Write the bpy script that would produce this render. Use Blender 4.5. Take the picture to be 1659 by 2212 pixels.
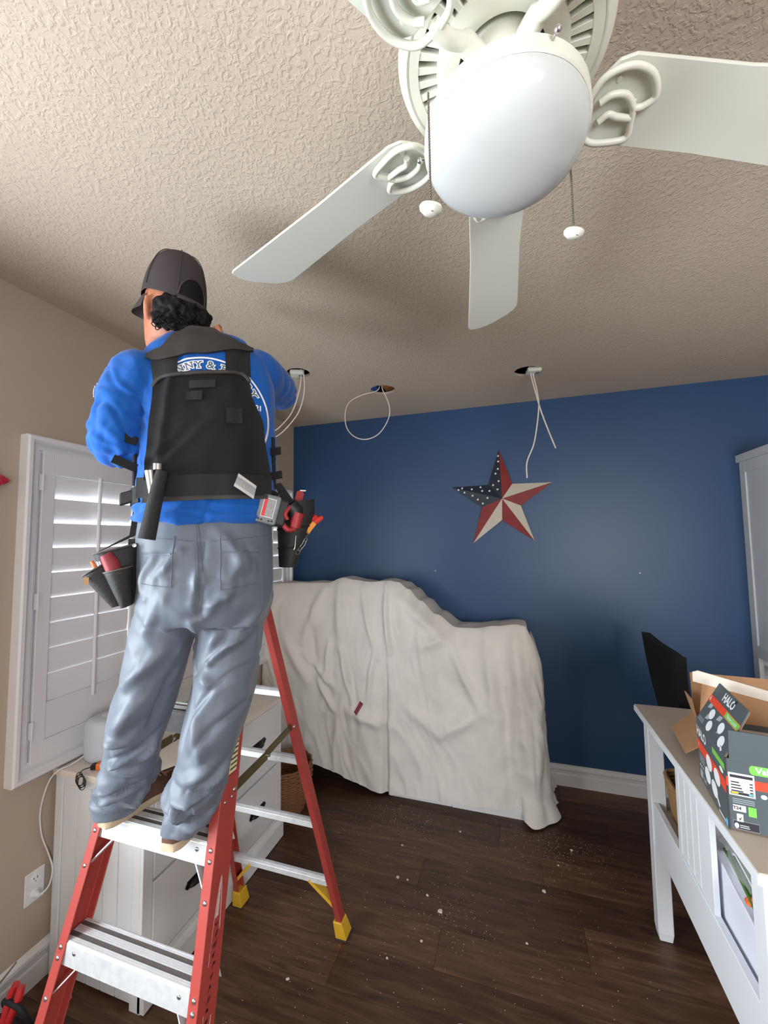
import bpy, bmesh, math, random
from mathutils import Vector, Matrix, noise
from mathutils.bvhtree import BVHTree

for _o in list(bpy.data.objects):
    bpy.data.objects.remove(_o)
SC = bpy.context.scene
COL = SC.collection
random.seed(7)
PI = math.pi
sin, cos, rad = math.sin, math.cos, math.radians
V3 = Vector

# ------------------------------------------------------------------ camera
H = 2.743                                   # nine foot ceiling
CAM_F, CAM_PITCH, CAM_YAW, CAM_ROLL = 870.0, 0.0688588, -0.3076713, -0.0132740
fw = V3((sin(CAM_YAW)*cos(CAM_PITCH), cos(CAM_YAW)*cos(CAM_PITCH), sin(CAM_PITCH)))
r0 = V3((cos(CAM_YAW), -sin(CAM_YAW), 0)); u0 = r0.cross(fw)
rv = r0*cos(CAM_ROLL) + u0*sin(CAM_ROLL); uv = -r0*sin(CAM_ROLL) + u0*cos(CAM_ROLL)
cd = bpy.data.cameras.new('camera'); cam = bpy.data.objects.new('camera', cd); COL.objects.link(cam)
cd.sensor_fit = 'VERTICAL'; cd.sensor_height = 24.0; cd.lens = CAM_F/2212*24.0
cd.clip_start = 0.02; cd.clip_end = 60
mw = Matrix((rv, uv, -fw)).transposed().to_4x4(); mw.translation = V3((1.849865, -3.161706, 1.718137))
cam.matrix_world = mw
SC.camera = cam

# ------------------------------------------------------------------ sky, lights, exposure
ROOM_X, ROOM_Y = 4.30, -4.55                # right wall, rear wall (left wall x=0, far wall y=0)
WIN_L = (-2.012, -0.172, 0.880, 2.082)        # opening of the shuttered window in the left wall: y0,y1,z0,z1
WIN_B = (-4.25, -2.80, 0.80, 2.20)          # opening of the unshuttered window in the left wall behind the photographer: y0,y1,z0,z1
WIN_R = (2.55, 3.85, 0.75, 2.20)            # opening of the window in the rear wall: x0,x1,z0,z1
world = bpy.data.worlds.new('daylight'); SC.world = world; world.use_nodes = True
bg = world.node_tree.nodes['Background']; bg.inputs[0].default_value = (0.80, 0.90, 1.0, 1); bg.inputs[1].default_value = 1.2
def area(name, loc, rot, sx, sy, power, col):
    l = bpy.data.lights.new(name, 'AREA'); l.shape = 'RECTANGLE'; l.size = sx; l.size_y = sy; l.energy = power; l.color = col
    o = bpy.data.objects.new(name, l); COL.objects.link(o); o.location = loc; o.rotation_euler = rot; return o
area('daylight_rear_window', ((WIN_R[0]+WIN_R[1])/2, ROOM_Y-0.20, (WIN_R[2]+WIN_R[3])/2), (rad(90), 0, 0), 1.4, 1.5, 95, (0.95, 0.97, 1.0))
area('daylight_side_window', (-0.20, (WIN_B[0]+WIN_B[1])/2, (WIN_B[2]+WIN_B[3])/2), (rad(90), 0, rad(-90)), 1.5, 1.5, 165, (0.88, 0.95, 1.0))
area('daylight_left_window', (-0.42, (WIN_L[0]+WIN_L[1])/2, 1.75), (rad(90), 0, rad(-90)), 2.3, 1.9, 380, (0.93, 0.97, 1.0))
vs = SC.view_settings
vs.view_transform = 'Standard'; vs.look = 'None'; vs.exposure = 0.14; vs.gamma = 1.0; vs.use_curve_mapping = False

# ------------------------------------------------------------------ helpers
def srgb(r, g, b):
    f = lambda c: (c/255/12.92) if c/255 <= 0.04045 else ((c/255+0.055)/1.055)**2.4
    return (f(r), f(g), f(b), 1)
MATS = {}
def mat(name, col, rough=0.6, metal=0.0, var=0.0, vscale=8.0, bump=0.0, bscale=60.0, spec=0.5, rnd=0.0, stretch=None, trans=0.0, sheen=0.0, alpha=1.0, bdist=0.01, detail=4.0):
    if name in MATS: return MATS[name]
    m = bpy.data.materials.new(name); m.use_nodes = True; MATS[name] = m
    nt = m.node_tree; N = nt.nodes; L = nt.links; b = N['Principled BSDF']
    b.inputs['Base Color'].default_value = col; b.inputs['Roughness'].default_value = rough; b.inputs['Metallic'].default_value = metal
    b.inputs['Specular IOR Level'].default_value = spec
    if trans: b.inputs['Transmission Weight'].default_value = trans
    if sheen: b.inputs['Sheen Weight'].default_value = sheen
    if alpha < 1: b.inputs['Alpha'].default_value = alpha
    if var or bump or rnd:
        tc = N.new('ShaderNodeTexCoord'); src = tc.outputs['Object']
        if stretch:
            mp = N.new('ShaderNodeMapping'); mp.inputs['Scale'].default_value = stretch; L.new(src, mp.inputs['Vector']); src = mp.outputs[0]
    if var:
        nz = N.new('ShaderNodeTexNoise'); nz.inputs['Scale'].default_value = vscale; nz.inputs['Detail'].default_value = detail; L.new(src, nz.inputs['Vector'])
        hsv = N.new('ShaderNodeHueSaturation'); hsv.inputs['Color'].default_value = col
        mr = N.new('ShaderNodeMapRange'); mr.inputs[1].default_value = 0.25; mr.inputs[2].default_value = 0.75; mr.inputs[3].default_value = 1-var; mr.inputs[4].default_value = 1+var
        L.new(nz.outputs[0], mr.inputs[0]); out = mr.outputs[0]
        if rnd:
            oi = N.new('ShaderNodeObjectInfo'); r2 = N.new('ShaderNodeMapRange'); r2.inputs[3].default_value = 1-rnd; r2.inputs[4].default_value = 1+rnd
            L.new(oi.outputs['Random'], r2.inputs[0]); mu = N.new('ShaderNodeMath'); mu.operation = 'MULTIPLY'; L.new(out, mu.inputs[0]); L.new(r2.outputs[0], mu.inputs[1]); out = mu.outputs[0]
        L.new(out, hsv.inputs['Value']); L.new(hsv.outputs[0], b.inputs['Base Color'])
    if bump:
        nb = N.new('ShaderNodeTexNoise'); nb.inputs['Scale'].default_value = bscale; nb.inputs['Detail'].default_value = 3; L.new(src, nb.inputs['Vector'])
        bp = N.new('ShaderNodeBump'); bp.inputs['Strength'].default_value = bump; bp.inputs['Distance'].default_value = bdist; L.new(nb.outputs[0], bp.inputs['Height']); L.new(bp.outputs[0], b.inputs['Normal'])
    return m

class MB:
    """collects shapes in world coordinates; build() links them as one mesh object"""
    def __init__(s): s.v = []; s.f = []
    def add(s, vs, fs):
        k = len(s.v); s.v += [tuple(v) for v in vs]; s.f += [tuple(i+k for i in f) for f in fs]; return s
    def box(s, x0, x1, y0, y1, z0, z1):
        return s.add([(x0,y0,z0),(x1,y0,z0),(x1,y1,z0),(x0,y1,z0),(x0,y0,z1),(x1,y0,z1),(x1,y1,z1),(x0,y1,z1)],
                     [(0,3,2,1),(4,5,6,7),(0,1,5,4),(1,2,6,5),(2,3,7,6),(3,0,4,7)])
    def hexa(s, p):   # 8 points, bottom ring then top ring
        return s.add(p, [(0,3,2,1),(4,5,6,7),(0,1,5,4),(1,2,6,5),(2,3,7,6),(3,0,4,7)])
    def obox(s, c, ax, ay, az, hx, hy, hz):
        c, ax, ay, az = V3(c), V3(ax).normalized(), V3(ay).normalized(), V3(az).normalized()
        P = [c+ax*hx*i+ay*hy*j+az*hz*k for k in (-1,1) for (i,j) in ((-1,-1),(1,-1),(1,1),(-1,1))]
        return s.hexa(P)
    def bar(s, a, b, w, h, up=(0,0,1)):   # rectangular bar from a to b
        a, b = V3(a), V3(b); d = (b-a).normalized(); u = V3(up); sd = d.cross(u).normalized(); u = sd.cross(d).normalized()
        P = [q+sd*w/2*i+u*h/2*j for q in (a, b) for (i,j) in ((-1,-1),(1,-1),(1,1),(-1,1))]
        return s.hexa(P)
    def prism(s, poly, d):   # planar polygon of 3D points extruded by vector d
        n = len(poly); d = V3(d); P = [V3(p) for p in poly]
        return s.add(P+[p+d for p in P], [tuple(range(n))[::-1], tuple(range(n, 2*n))]+[(i,(i+1)%n,n+(i+1)%n,n+i) for i in range(n)])
    def loft(s, rings, caps=True, closed=True):
        n = len(rings[0]); k = 0; F = []; vs = []
        for r in rings: vs += list(r)
        for i in range(len(rings)-1):
            for j in range(n if closed else n-1):
                a = i*n+j; b = i*n+(j+1)%n; F.append((a, b, b+n, a+n))
        if caps and closed: F.append(tuple(range(n))[::-1]); F.append(tuple((len(rings)-1)*n+j for j in range(n)))
        return s.add(vs, F)
    def cyl(s, a, b, ra, rb=None, n=16, caps=True):
        return s.tube([a, b], ra if rb is None else [ra, rb], n, caps)
    def tube(s, path, r, n=10, caps=True, closed=False):
        P = [V3(p) for p in path]; m = len(P); R = r if isinstance(r, (list, tuple)) else [r]*m
        rings = []; prev = None
        for i in range(m):
            if closed: t = P[(i+1)%m]-P[i-1]
            else: t = P[min(i+1,m-1)]-P[max(i-1,0)]
            t.normalize()
            if prev is None:
                a = V3((0,0,1)) if abs(t.z) < 0.9 else V3((1,0,0)); u = t.cross(a).normalized()
            else:
                u = (prev - t*prev.dot(t)); u = u.normalized() if u.length > 1e-6 else prev
            prev = u; w = t.cross(u)
            rings.append([P[i]+u*R[i]*cos(2*PI*j/n)+w*R[i]*sin(2*PI*j/n) for j in range(n)])
        if closed: rings.append(rings[0]); return s.loft(rings, False)
        return s.loft(rings, caps)
    def lathe(s, prof, c=(0,0,0), n=32, ax=(0,0,1), caps=True):   # prof: (r, h) along axis
        c = V3(c); ax = V3(ax).normalized(); a = V3((1,0,0)) if abs(ax.x) < 0.9 else V3((0,1,0)); u = ax.cross(a).normalized(); w = ax.cross(u)
        return s.loft([[c+ax*h+(u*cos(2*PI*j/n)+w*sin(2*PI*j/n))*max(r,1e-4) for j in range(n)] for r, h in prof], caps)
    def grid(s, fn, nu, nv):
        return s.add([fn(i/nu, j/nv) for j in range(nv+1) for i in range(nu+1)],
                     [(j*(nu+1)+i, j*(nu+1)+i+1, (j+1)*(nu+1)+i+1, (j+1)*(nu+1)+i) for j in range(nv) for i in range(nu)])
    def ball(s, c, r, n=16, m=10, sc=(1,1,1)):
        c = V3(c); return s.loft([[c+V3((r*sc[0]*sin(PI*i/m)*cos(2*PI*j/n), r*sc[1]*sin(PI*i/m)*sin(2*PI*j/n), -r*sc[2]*cos(PI*i/m))) for j in range(n)] for i in range(m+1)], False)
    def build(s, name, m, parent=None, smooth=None, bevel=0.0, seg=1, recalc=True):
        return mesh_obj(name, s.v, s.f, m, parent, smooth, bevel, seg, recalc)

WL = {}   # world location of every object (no parent is rotated or scaled)
def mesh_obj(name, vs, fs, m, parent=None, smooth=None, bevel=0.0, seg=1, recalc=True, keep=False):
    lo = [min(v[i] for v in vs) for i in range(3)]; hi = [max(v[i] for v in vs) for i in range(3)]
    c = V3(((lo[0]+hi[0])/2, (lo[1]+hi[1])/2, (lo[2]+hi[2])/2 if parent else lo[2]))
    me = bpy.data.meshes.new(name); me.from_pydata([V3(v)-c for v in vs], [], fs)
    if recalc or bevel:
        bm = bmesh.new(); bm.from_mesh(me)
        if not keep: bmesh.ops.remove_doubles(bm, verts=bm.verts, dist=1e-5)
        if recalc: bmesh.ops.recalc_face_normals(bm, faces=bm.faces)
        if bevel:
            ed = [e for e in bm.edges if len(e.link_faces) == 2 and e.calc_face_angle(0) > 0.5]
            bmesh.ops.bevel(bm, geom=ed, offset=bevel, segments=seg, profile=0.5, affect='EDGES', clamp_overlap=True)
        bm.to_mesh(me); bm.free()
    if smooth is not None:
        me.polygons.foreach_set('use_smooth', [True]*len(me.polygons))
        if smooth < 170: me.set_sharp_from_angle(angle=rad(smooth))
    if m: me.materials.append(m)
    o = bpy.data.objects.new(name, me); COL.objects.link(o)
    put(o, c, parent); return o
def put(o, c, parent):
    WL[o] = V3(c)
    if parent: o.parent = parent; o.location = V3(c)-WL[parent]
    else: o.location = c
def empty(name, loc):
    o = bpy.data.objects.new(name, None); COL.objects.link(o); o.empty_display_size = 0.1; put(o, V3(loc), None); return o
def tag(o, label=None, cat=None, group=None, kind=None):
    if label: o['label'] = label
    if cat: o['category'] = cat
    if group: o['group'] = group
    if kind: o['kind'] = kind
    return o
def struct(o, label=None): return tag(o, label, None, None, 'structure')
def share(src, name, loc, parent):     # another object on the same mesh data, moved to loc (world)
    o = src.copy(); o.name = name; COL.objects.link(o); o.parent = None; put(o, V3(loc), parent); return o
def text2d(body, size, offset=0.0, bold=0.0, align='CENTER'):
    cu = bpy.data.curves.new('lettering', 'FONT'); cu.body = body; cu.size = size; cu.offset = offset; cu.align_x = align; cu.align_y = 'CENTER'; cu.resolution_u = 3; cu.fill_mode = 'FRONT'
    o = bpy.data.objects.new('lettering', cu); me = bpy.data.meshes.new_from_object(o)
    vs = [tuple(v.co) for v in me.vertices]; fs = [tuple(p.vertices) for p in me.polygons]
    bpy.data.objects.remove(o); bpy.data.curves.remove(cu); bpy.data.meshes.remove(me); return vs, fs
def place2d(vs, org, ax, ay, lift):   # flat print: 2D points to a plane in space
    org, ax, ay = V3(org), V3(ax).normalized(), V3(ay).normalized(); n = ax.cross(ay)
    return [org+ax*v[0]+ay*v[1]+n*lift for v in vs]
def lerp(a, b, t): return a+(b-a)*t
def interp(tab, x):
    if x <= tab[0][0]: return tab[0][1]
    for (a, fa), (b, fb) in zip(tab, tab[1:]):
        if x <= b: t = (x-a)/(b-a); t = t*t*(3-2*t); return fa+(fb-fa)*t
    return tab[-1][1]
def bez(P, n=24):   # smooth curve through points (Catmull-Rom)
    P = [V3(p) for p in P]; out = []
    Q = [P[0]*2-P[1]]+P+[P[-1]*2-P[-2]]
    for i in range(1, len(Q)-2):
        for k in range(n):
            t = k/n; a, b, c, d = Q[i-1:i+3]
            out.append(0.5*((2*b)+(c-a)*t+(2*a-5*b+4*c-d)*t*t+(3*b-a-3*c+d)*t**3))
    out.append(P[-1]); return out

# ------------------------------------------------------------------ shared materials
M_white = mat('white_paint', srgb(226,228,230), 0.42, var=0.02, vscale=5)
M_trim = mat('white_trim', srgb(224,225,228), 0.4)
M_alu = mat('aluminium', srgb(222,226,230), 0.42, 0.45, var=0.10, vscale=40, bump=0.05, bscale=120)
M_steel = mat('steel', srgb(190,190,192), 0.3, 1.0)
M_black = mat('black_plastic', srgb(22,22,25), 0.5)
# ================================================================== ROOM
def mat_ceiling():
    m = bpy.data.materials.new('knockdown_ceiling'); m.use_nodes = True; nt = m.node_tree; N = nt.nodes; L = nt.links; b = N['Principled BSDF']
    b.inputs['Base Color'].default_value = srgb(194,180,163); b.inputs['Roughness'].default_value = 0.85; b.inputs['Specular IOR Level'].default_value = 0.2
    tc = N.new('ShaderNodeTexCoord'); nz = N.new('ShaderNodeTexNoise'); nz.inputs['Scale'].default_value = 68; nz.inputs['Detail'].default_value = 3.0; nz.inputs['Distortion'].default_value = 0.9
    L.new(tc.outputs['Object'], nz.inputs['Vector'])
    cr = N.new('ShaderNodeValToRGB'); cr.color_ramp.elements[0].position = 0.46; cr.color_ramp.elements[1].position = 0.62
    L.new(nz.outputs[0], cr.inputs[0]); n2 = N.new('ShaderNodeTexNoise'); n2.inputs['Scale'].default_value = 160; L.new(tc.outputs['Object'], n2.inputs['Vector'])
    mx = N.new('ShaderNodeMath'); mx.operation = 'MULTIPLY_ADD'; mx.inputs[1].default_value = 0.25; L.new(n2.outputs[0], mx.inputs[0]); L.new(cr.outputs[0], mx.inputs[2])
    bp = N.new('ShaderNodeBump'); bp.inputs['Strength'].default_value = 0.34; bp.inputs['Distance'].default_value = 0.005; L.new(mx.outputs[0], bp.inputs['Height']); L.new(bp.outputs[0], b.inputs['Normal'])
    return m
M_ceil = mat_ceiling()
M_beige = mat('beige_wall', srgb(182,167,150), 0.75, var=0.015, vscale=3, bump=0.12, bscale=220, bdist=0.002, spec=0.3)
M_navy = mat('navy_wall', srgb(38,72,112), 0.42, var=0.03, vscale=2.5, bump=0.10, bscale=160, bdist=0.002, spec=0.5)

HOLES = [(0.635, -1.03, 0.070), (1.035, -0.59, 0.085), (1.965, -0.585, 0.075)]
def plate_with_holes(name, x0, x1, y0, y1, z, holes, thick, m):
    cu = bpy.data.curves.new(name, 'CURVE'); cu.dimensions = '2D'; cu.fill_mode = 'BOTH'
    def poly(pts):
        sp = cu.splines.new('POLY'); sp.points.add(len(pts)-1)
        for p, q in zip(sp.points, pts): p.co = (q[0], q[1], 0, 1)
        sp.use_cyclic_u = True
    poly([(x0,y0),(x1,y0),(x1,y1),(x0,y1)])
    for hx, hy, hr in holes: poly([(hx+hr*cos(2*PI*i/28)*(1+0.03*sin(5*i)), hy+hr*sin(2*PI*i/28)) for i in range(28)])
    cu.extrude = thick/2
    o = bpy.data.objects.new(name, cu); me = bpy.data.meshes.new_from_object(o)
    vs = [(v.co.x, v.co.y, v.co.z+z+thick/2) for v in me.vertices]; fs = [tuple(p.vertices) for p in me.polygons]
    bpy.data.objects.remove(o)
    return mesh_obj(name, vs, fs, m)
struct(plate_with_holes('ceiling', -0.12, ROOM_X+0.12, ROOM_Y-0.12, 0.12, H, HOLES, 0.016, M_ceil))
mb = MB()
mb.box(-0.12, ROOM_X+0.12, ROOM_Y-0.12, 0.12, H+0.30, H+0.33)
for x0, x1, y0, y1 in ((-0.12,-0.09,ROOM_Y-0.12,0.12), (ROOM_X+0.09,ROOM_X+0.12,ROOM_Y-0.12,0.12), (-0.12,ROOM_X+0.12,ROOM_Y-0.12,ROOM_Y-0.09), (-0.12,ROOM_X+0.12,0.09,0.12)): mb.box(x0,x1,y0,y1,H+0.016,H+0.3)
struct(mb.build('ceiling_attic', mat('attic_wood', srgb(150,110,70), 0.8, var=0.2)))
# left wall with the shuttered window opening
y0, y1, z0, z1 = WIN_L
mb = MB(); b0, b1, c0, c1 = WIN_B
mb.box(-0.12, 0, ROOM_Y-0.12, b0, 0, H); mb.box(-0.12, 0, b1, y0, 0, H); mb.box(-0.12, 0, b0, b1, 0, c0); mb.box(-0.12, 0, b0, b1, c1, H); mb.box(-0.12, 0, y1, 0.12, 0, H); mb.box(-0.12, 0, y0, y1, 0, z0); mb.box(-0.12, 0, y0, y1, z1, H)
struct(mb.build('wall_left', M_beige))
mb = MB(); mb.box(0, ROOM_X, 0, 0.12, 0, H); struct(mb.build('wall_back', M_navy))
mb = MB(); mb.box(ROOM_X, ROOM_X+0.12, ROOM_Y-0.12, 0.12, 0, H); struct(mb.build('wall_right', M_beige))
x0, x1, z0, z1 = WIN_R
mb = MB(); mb.box(0, x0, ROOM_Y-0.12, ROOM_Y, 0, H); mb.box(x1, ROOM_X, ROOM_Y-0.12, ROOM_Y, 0, H); mb.box(x0, x1, ROOM_Y-0.12, ROOM_Y, 0, z0); mb.box(x0, x1, ROOM_Y-0.12, ROOM_Y, z1, H)
struct(mb.build('wall_rear', M_beige))
# plank floor: base slab and single boards running along x
fl = MB().box(-0.12, ROOM_X+0.12, ROOM_Y-0.12, 0.12, -0.08, -0.012).build('floor', mat('floor_base', srgb(20,14,11), 0.9)); struct(fl)
def mat_plank():
    m = bpy.data.materials.new('dark_wood_plank'); m.use_nodes = True; nt = m.node_tree; N = nt.nodes; L = nt.links; b = N['Principled BSDF']
    tc = N.new('ShaderNodeTexCoord'); oi = N.new('ShaderNodeObjectInfo'); mp = N.new('ShaderNodeMapping'); mp.inputs['Scale'].default_value = (1.6, 16, 1)
    cb = N.new('ShaderNodeCombineXYZ'); mu = N.new('ShaderNodeMath'); mu.operation = 'MULTIPLY'; mu.inputs[1].default_value = 37.0
    L.new(oi.outputs['Random'], mu.inputs[0]); L.new(mu.outputs[0], cb.inputs[0]); L.new(mu.outputs[0], cb.inputs[1]); L.new(cb.outputs[0], mp.inputs['Location']); L.new(tc.outputs['Object'], mp.inputs['Vector'])
    nz = N.new('ShaderNodeTexNoise'); nz.inputs['Scale'].default_value = 2.4; nz.inputs['Detail'].default_value = 7; nz.inputs['Roughness'].default_value = 0.62; nz.inputs['Distortion'].default_value = 0.6; L.new(mp.outputs[0], nz.inputs['Vector'])
    cr = N.new('ShaderNodeValToRGB'); e = cr.color_ramp.elements
    e[0].position = 0.25; e[0].color = srgb(50,32,25); e[1].position = 0.80; e[1].color = srgb(112,84,62)
    x = e.new(0.5); x.color = srgb(80,55,41); L.new(nz.outputs[0], cr.inputs[0])
    hsv = N.new('ShaderNodeHueSaturation'); L.new(cr.outputs[0], hsv.inputs['Color'])
    mr = N.new('ShaderNodeMapRange'); mr.inputs[3].default_value = 0.66; mr.inputs[4].default_value = 1.42; L.new(oi.outputs['Random'], mr.inputs[0]); L.new(mr.outputs[0], hsv.inputs['Value'])
    L.new(hsv.outputs[0], b.inputs['Base Color'])
    # pale plaster dust, strongest by the covered cabinet
    b.inputs['Roughness'].default_value = 0.42; b.inputs['Specular IOR Level'].default_value = 0.35
    bp = N.new('ShaderNodeBump'); bp.inputs['Strength'].default_value = 0.15; bp.inputs['Distance'].default_value = 0.002; L.new(nz.outputs[0], bp.inputs['Height']); L.new(bp.outputs[0], b.inputs['Normal'])
    return m
M_plank = mat_plank()
PW, PL = 0.182, 1.22
row = 0; y = 0.0
while y > ROOM_Y:
    ya = max(y-PW, ROOM_Y); x = -[0.35, 0.95, 0.12, 0.72, 0.5, 1.1][row % 6]
    while x < ROOM_X:
        xa, xb = max(x, 0), min(x+PL, ROOM_X)
        if xb-xa > 0.02: MB().box(xa+0.0006, xb-0.0006, ya+0.0006, y-0.0006, -0.012, 0).build('plank', M_plank, fl)
        x += PL
    y -= PW; row += 1
# baseboards: tall board with a moulded top
def baseboard(name, a, b, n):   # from a to b on the wall, n points into the room
    a, b, n = V3(a), V3(b), V3(n)
    prof = [(0,0), (0.014,0), (0.014,0.075), (0.011,0.082), (0.011,0.105), (0.020,0.112), (0.019,0.124), (0.010,0.134), (0.0,0.140)]
    mb = MB(); mb.loft([[q+n*d+V3((0,0,h)) for d, h in prof] for q in (a, b)])
    return struct(mb.build(name, M_trim))
baseboard('baseboard_back', (0,0,0), (ROOM_X,0,0), (0,-1,0))
baseboard('baseboard_left', (0,ROOM_Y,0), (0,0,0), (1,0,0))
baseboard('baseboard_right', (ROOM_X,0,0), (ROOM_X,ROOM_Y,0), (-1,0,0))
baseboard('baseboard_rear', (ROOM_X,ROOM_Y,0), (0,ROOM_Y,0), (0,1,0))

# ================================================================== SHUTTERED WINDOW (left wall)
WY0, WY1, WZ0, WZ1 = -2.096, -0.088, 0.807, 2.156      # outside of the trim
win = struct(empty('window_1', (0, (WY0+WY1)/2, WZ0)))
def win_member(name, y0, y1, z0, z1):
    """moulded trim member: flat back plate and a raised rounded outer edge"""
    mb = MB(); mb.box(0, 0.030, y0, y1, z0, z1); return mb
T = 0.062
fr = []
prof = [(0.0,0.0), (0.044,0.0), (0.050,0.006), (0.050,0.018), (0.036,0.026), (0.030,0.034), (0.028,0.052), (0.020,0.058), (0.020,T), (0.0,T)]
def trim_ring():
    mb = MB(); rings = []
    for (cy, cz, sy, sz) in ((WY0,WZ0,1,1), (WY1,WZ0,-1,1), (WY1,WZ1,-1,-1), (WY0,WZ1,1,-1)):
        rings.append([(d, cy+sy*h, cz+sz*h) for d, h in prof])
    for i in range(4): mb.loft([rings[i], rings[(i+1)%4]], caps=False)
    return mb
trim_ring().build('window_frame', M_trim, win, smooth=35)
# four shutter panels
M_slat = mat('white_louver', srgb(232,233,236), 0.4)
PY0, PY1, PZ0, PZ1 = WY0+T+0.004, WY1-T-0.004, WZ0+T-0.02, WZ1-T+0.018
PWD = (PY1-PY0)/4
LZ0, LZ1 = 1.078, 2.006; NL = 9; PITCH = (LZ1-LZ0)/NL
def louver_mesh(ylen, tilt):
    """elliptical slat, top edge leaning into the room"""
    n = 14; half = 0.0580; th = 0.0055
    ring = [(half*cos(2*PI*i/n), th*sin(2*PI*i/n)) for i in range(n)]
    out = []
    for yy in (-ylen/2, ylen/2):
        out.append([(a*cos(tilt)-b*sin(tilt), yy, a*sin(tilt)+b*cos(tilt)) for a, b in ring])
    return out
for k in range(4):
    a, b = PY0+k*PWD+0.0015, PY0+(k+1)*PWD-0.0015
    left = (k % 2 == 0)
    sh = empty('shutter_panel', (0.012, (a+b)/2, PZ0)); put(sh, (0.012, (a+b)/2, PZ0), win)
    X0, X1 = 0.000, 0.028; ST = 0.050
    MB().box(X0, X1, a, a+ST, PZ0, PZ1).build('stile', M_trim, sh, bevel=0.002)
    MB().box(X0, X1, b-ST, b, PZ0, PZ1).build('stile', M_trim, sh, bevel=0.002)
    MB().box(X0, X1-0.001, a+ST, b-ST, LZ1, PZ1).build('top_rail', M_trim, sh, bevel=0.002)
    MB().box(X0, X1-0.001, a+ST, b-ST, PZ0, PZ0+0.085).build('bottom_rail', M_trim, sh, bevel=0.002)
    MB().box(X0, X1-0.004, a+ST, b-ST, PZ0+0.086, LZ0).build('bottom_panel', M_trim, sh, bevel=0.002)
    for i in range(NL):
        zc = LZ0+(i+0.5)*PITCH; tl = rad(71 + 9*(1-i/(NL-1))) if i < 5 else rad(69)
        tl = rad([85.7,85.7,85.5,85.1,84.5,83.5,82,80.5,79][i])
        rings = louver_mesh(b-a-2*ST-0.004, tl)
        MB().loft([[(0.010+x, (a+b)/2+y, zc+z) for x, y, z in r] for r in rings]).build('louver', M_slat, sh, smooth=60)
    xr = 0.040
    MB().tube([(xr, (a+b)/2, 1.045), (xr, (a+b)/2, 2.020)], 0.0075, 10).build('tilt_rod', M_trim, sh, smooth=60)
    for zz in (0.99, 1.49, 1.97):
        hy = a-0.001 if left else b+0.001
        MB().box(0.024, 0.033, hy-0.010, hy+0.010, zz-0.032, zz+0.032).tube([(0.034, hy, zz-0.034), (0.034, hy, zz+0.034)], 0.004, 8).build('hinge', M_trim, sh)
# sash, glass and outside board behind the shutters
MB().box(-0.10, -0.075, WIN_L[0], WIN_L[0]+0.05, WIN_L[2], WIN_L[3]).box(-0.10, -0.075, WIN_L[1]-0.05, WIN_L[1], WIN_L[2], WIN_L[3]).box(-0.10, -0.075, WIN_L[0], WIN_L[1], WIN_L[2], WIN_L[2]+0.05).box(-0.10, -0.075, WIN_L[0], WIN_L[1], WIN_L[3]-0.05, WIN_L[3]).box(-0.10, -0.075, -1.12, -1.06, WIN_L[2], WIN_L[3]).build('sash', M_trim, win)
# window behind the photographer
w2 = struct(empty('window_2', ((WIN_R[0]+WIN_R[1])/2, ROOM_Y, WIN_R[2])))
x0, x1, z0, z1 = WIN_R
mb = MB(); t = 0.07
for (a, b, c, d) in ((x0-t,x0,z0-t,z1+t), (x1,x1+t,z0-t,z1+t), (x0,x1,z1,z1+t), (x0,x1,z0-t,z0)): mb.box(a, b, ROOM_Y, ROOM_Y+0.02, c, d)
mb.build('window_frame', M_trim, w2)
mb = MB(); t = 0.045
for (a, b, c, d) in ((x0,x0+t,z0,z1), (x1-t,x1,z0,z1), (x0+t,x1-t,z1-t,z1), (x0+t,x1-t,z0,z0+t), ((x0+x1)/2-0.025,(x0+x1)/2+0.025,z0,z1)): mb.box(a, b, ROOM_Y-0.08, ROOM_Y-0.05, c, d)
mb.build('sash', M_trim, w2)
w3 = struct(empty('window_3', (0, (WIN_B[0]+WIN_B[1])/2, WIN_B[2])))
y0, y1, z0, z1 = WIN_B
mb = MB(); t = 0.07
for (a, b, c, d) in ((y0-t,y0,z0-t,z1+t), (y1,y1+t,z0-t,z1+t), (y0,y1,z1,z1+t), (y0,y1,z0-t,z0)): mb.box(0, 0.02, a, b, c, d)
mb.build('window_frame', M_trim, w3)
mb = MB(); t = 0.045
for (a, b, c, d) in ((y0,y0+t,z0,z1), (y1-t,y1,z0,z1), (y0+t,y1-t,z1-t,z1), (y0+t,y1-t,z0,z0+t), ((y0+y1)/2-0.025,(y0+y1)/2+0.025,z0,z1)): mb.box(-0.08, -0.05, a, b, c, d)
mb.build('sash', M_trim, w3)
M_pane = mat('window_glass', (0.92,0.96,0.97,1), 0.05, alpha=0.06)
MB().box(-0.089, -0.086, WIN_L[0]+0.05, -1.12, WIN_L[2]+0.05, WIN_L[3]-0.05).build('pane', M_pane, win)
MB().box(-0.089, -0.086, -1.06, WIN_L[1]-0.05, WIN_L[2]+0.05, WIN_L[3]-0.05).build('pane', M_pane, win)
xm = (WIN_R[0]+WIN_R[1])/2; ym = (WIN_B[0]+WIN_B[1])/2
for a, b in ((WIN_R[0]+0.045, xm-0.025), (xm+0.025, WIN_R[1]-0.045)): MB().box(a, b, ROOM_Y-0.067, ROOM_Y-0.063, WIN_R[2]+0.045, WIN_R[3]-0.045).build('pane', M_pane, w2)
for a, b in ((WIN_B[0]+0.045, ym-0.025), (ym+0.025, WIN_B[1]-0.045)): MB().box(-0.067, -0.063, a, b, WIN_B[2]+0.045, WIN_B[3]-0.045).build('pane', M_pane, w3)
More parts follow.
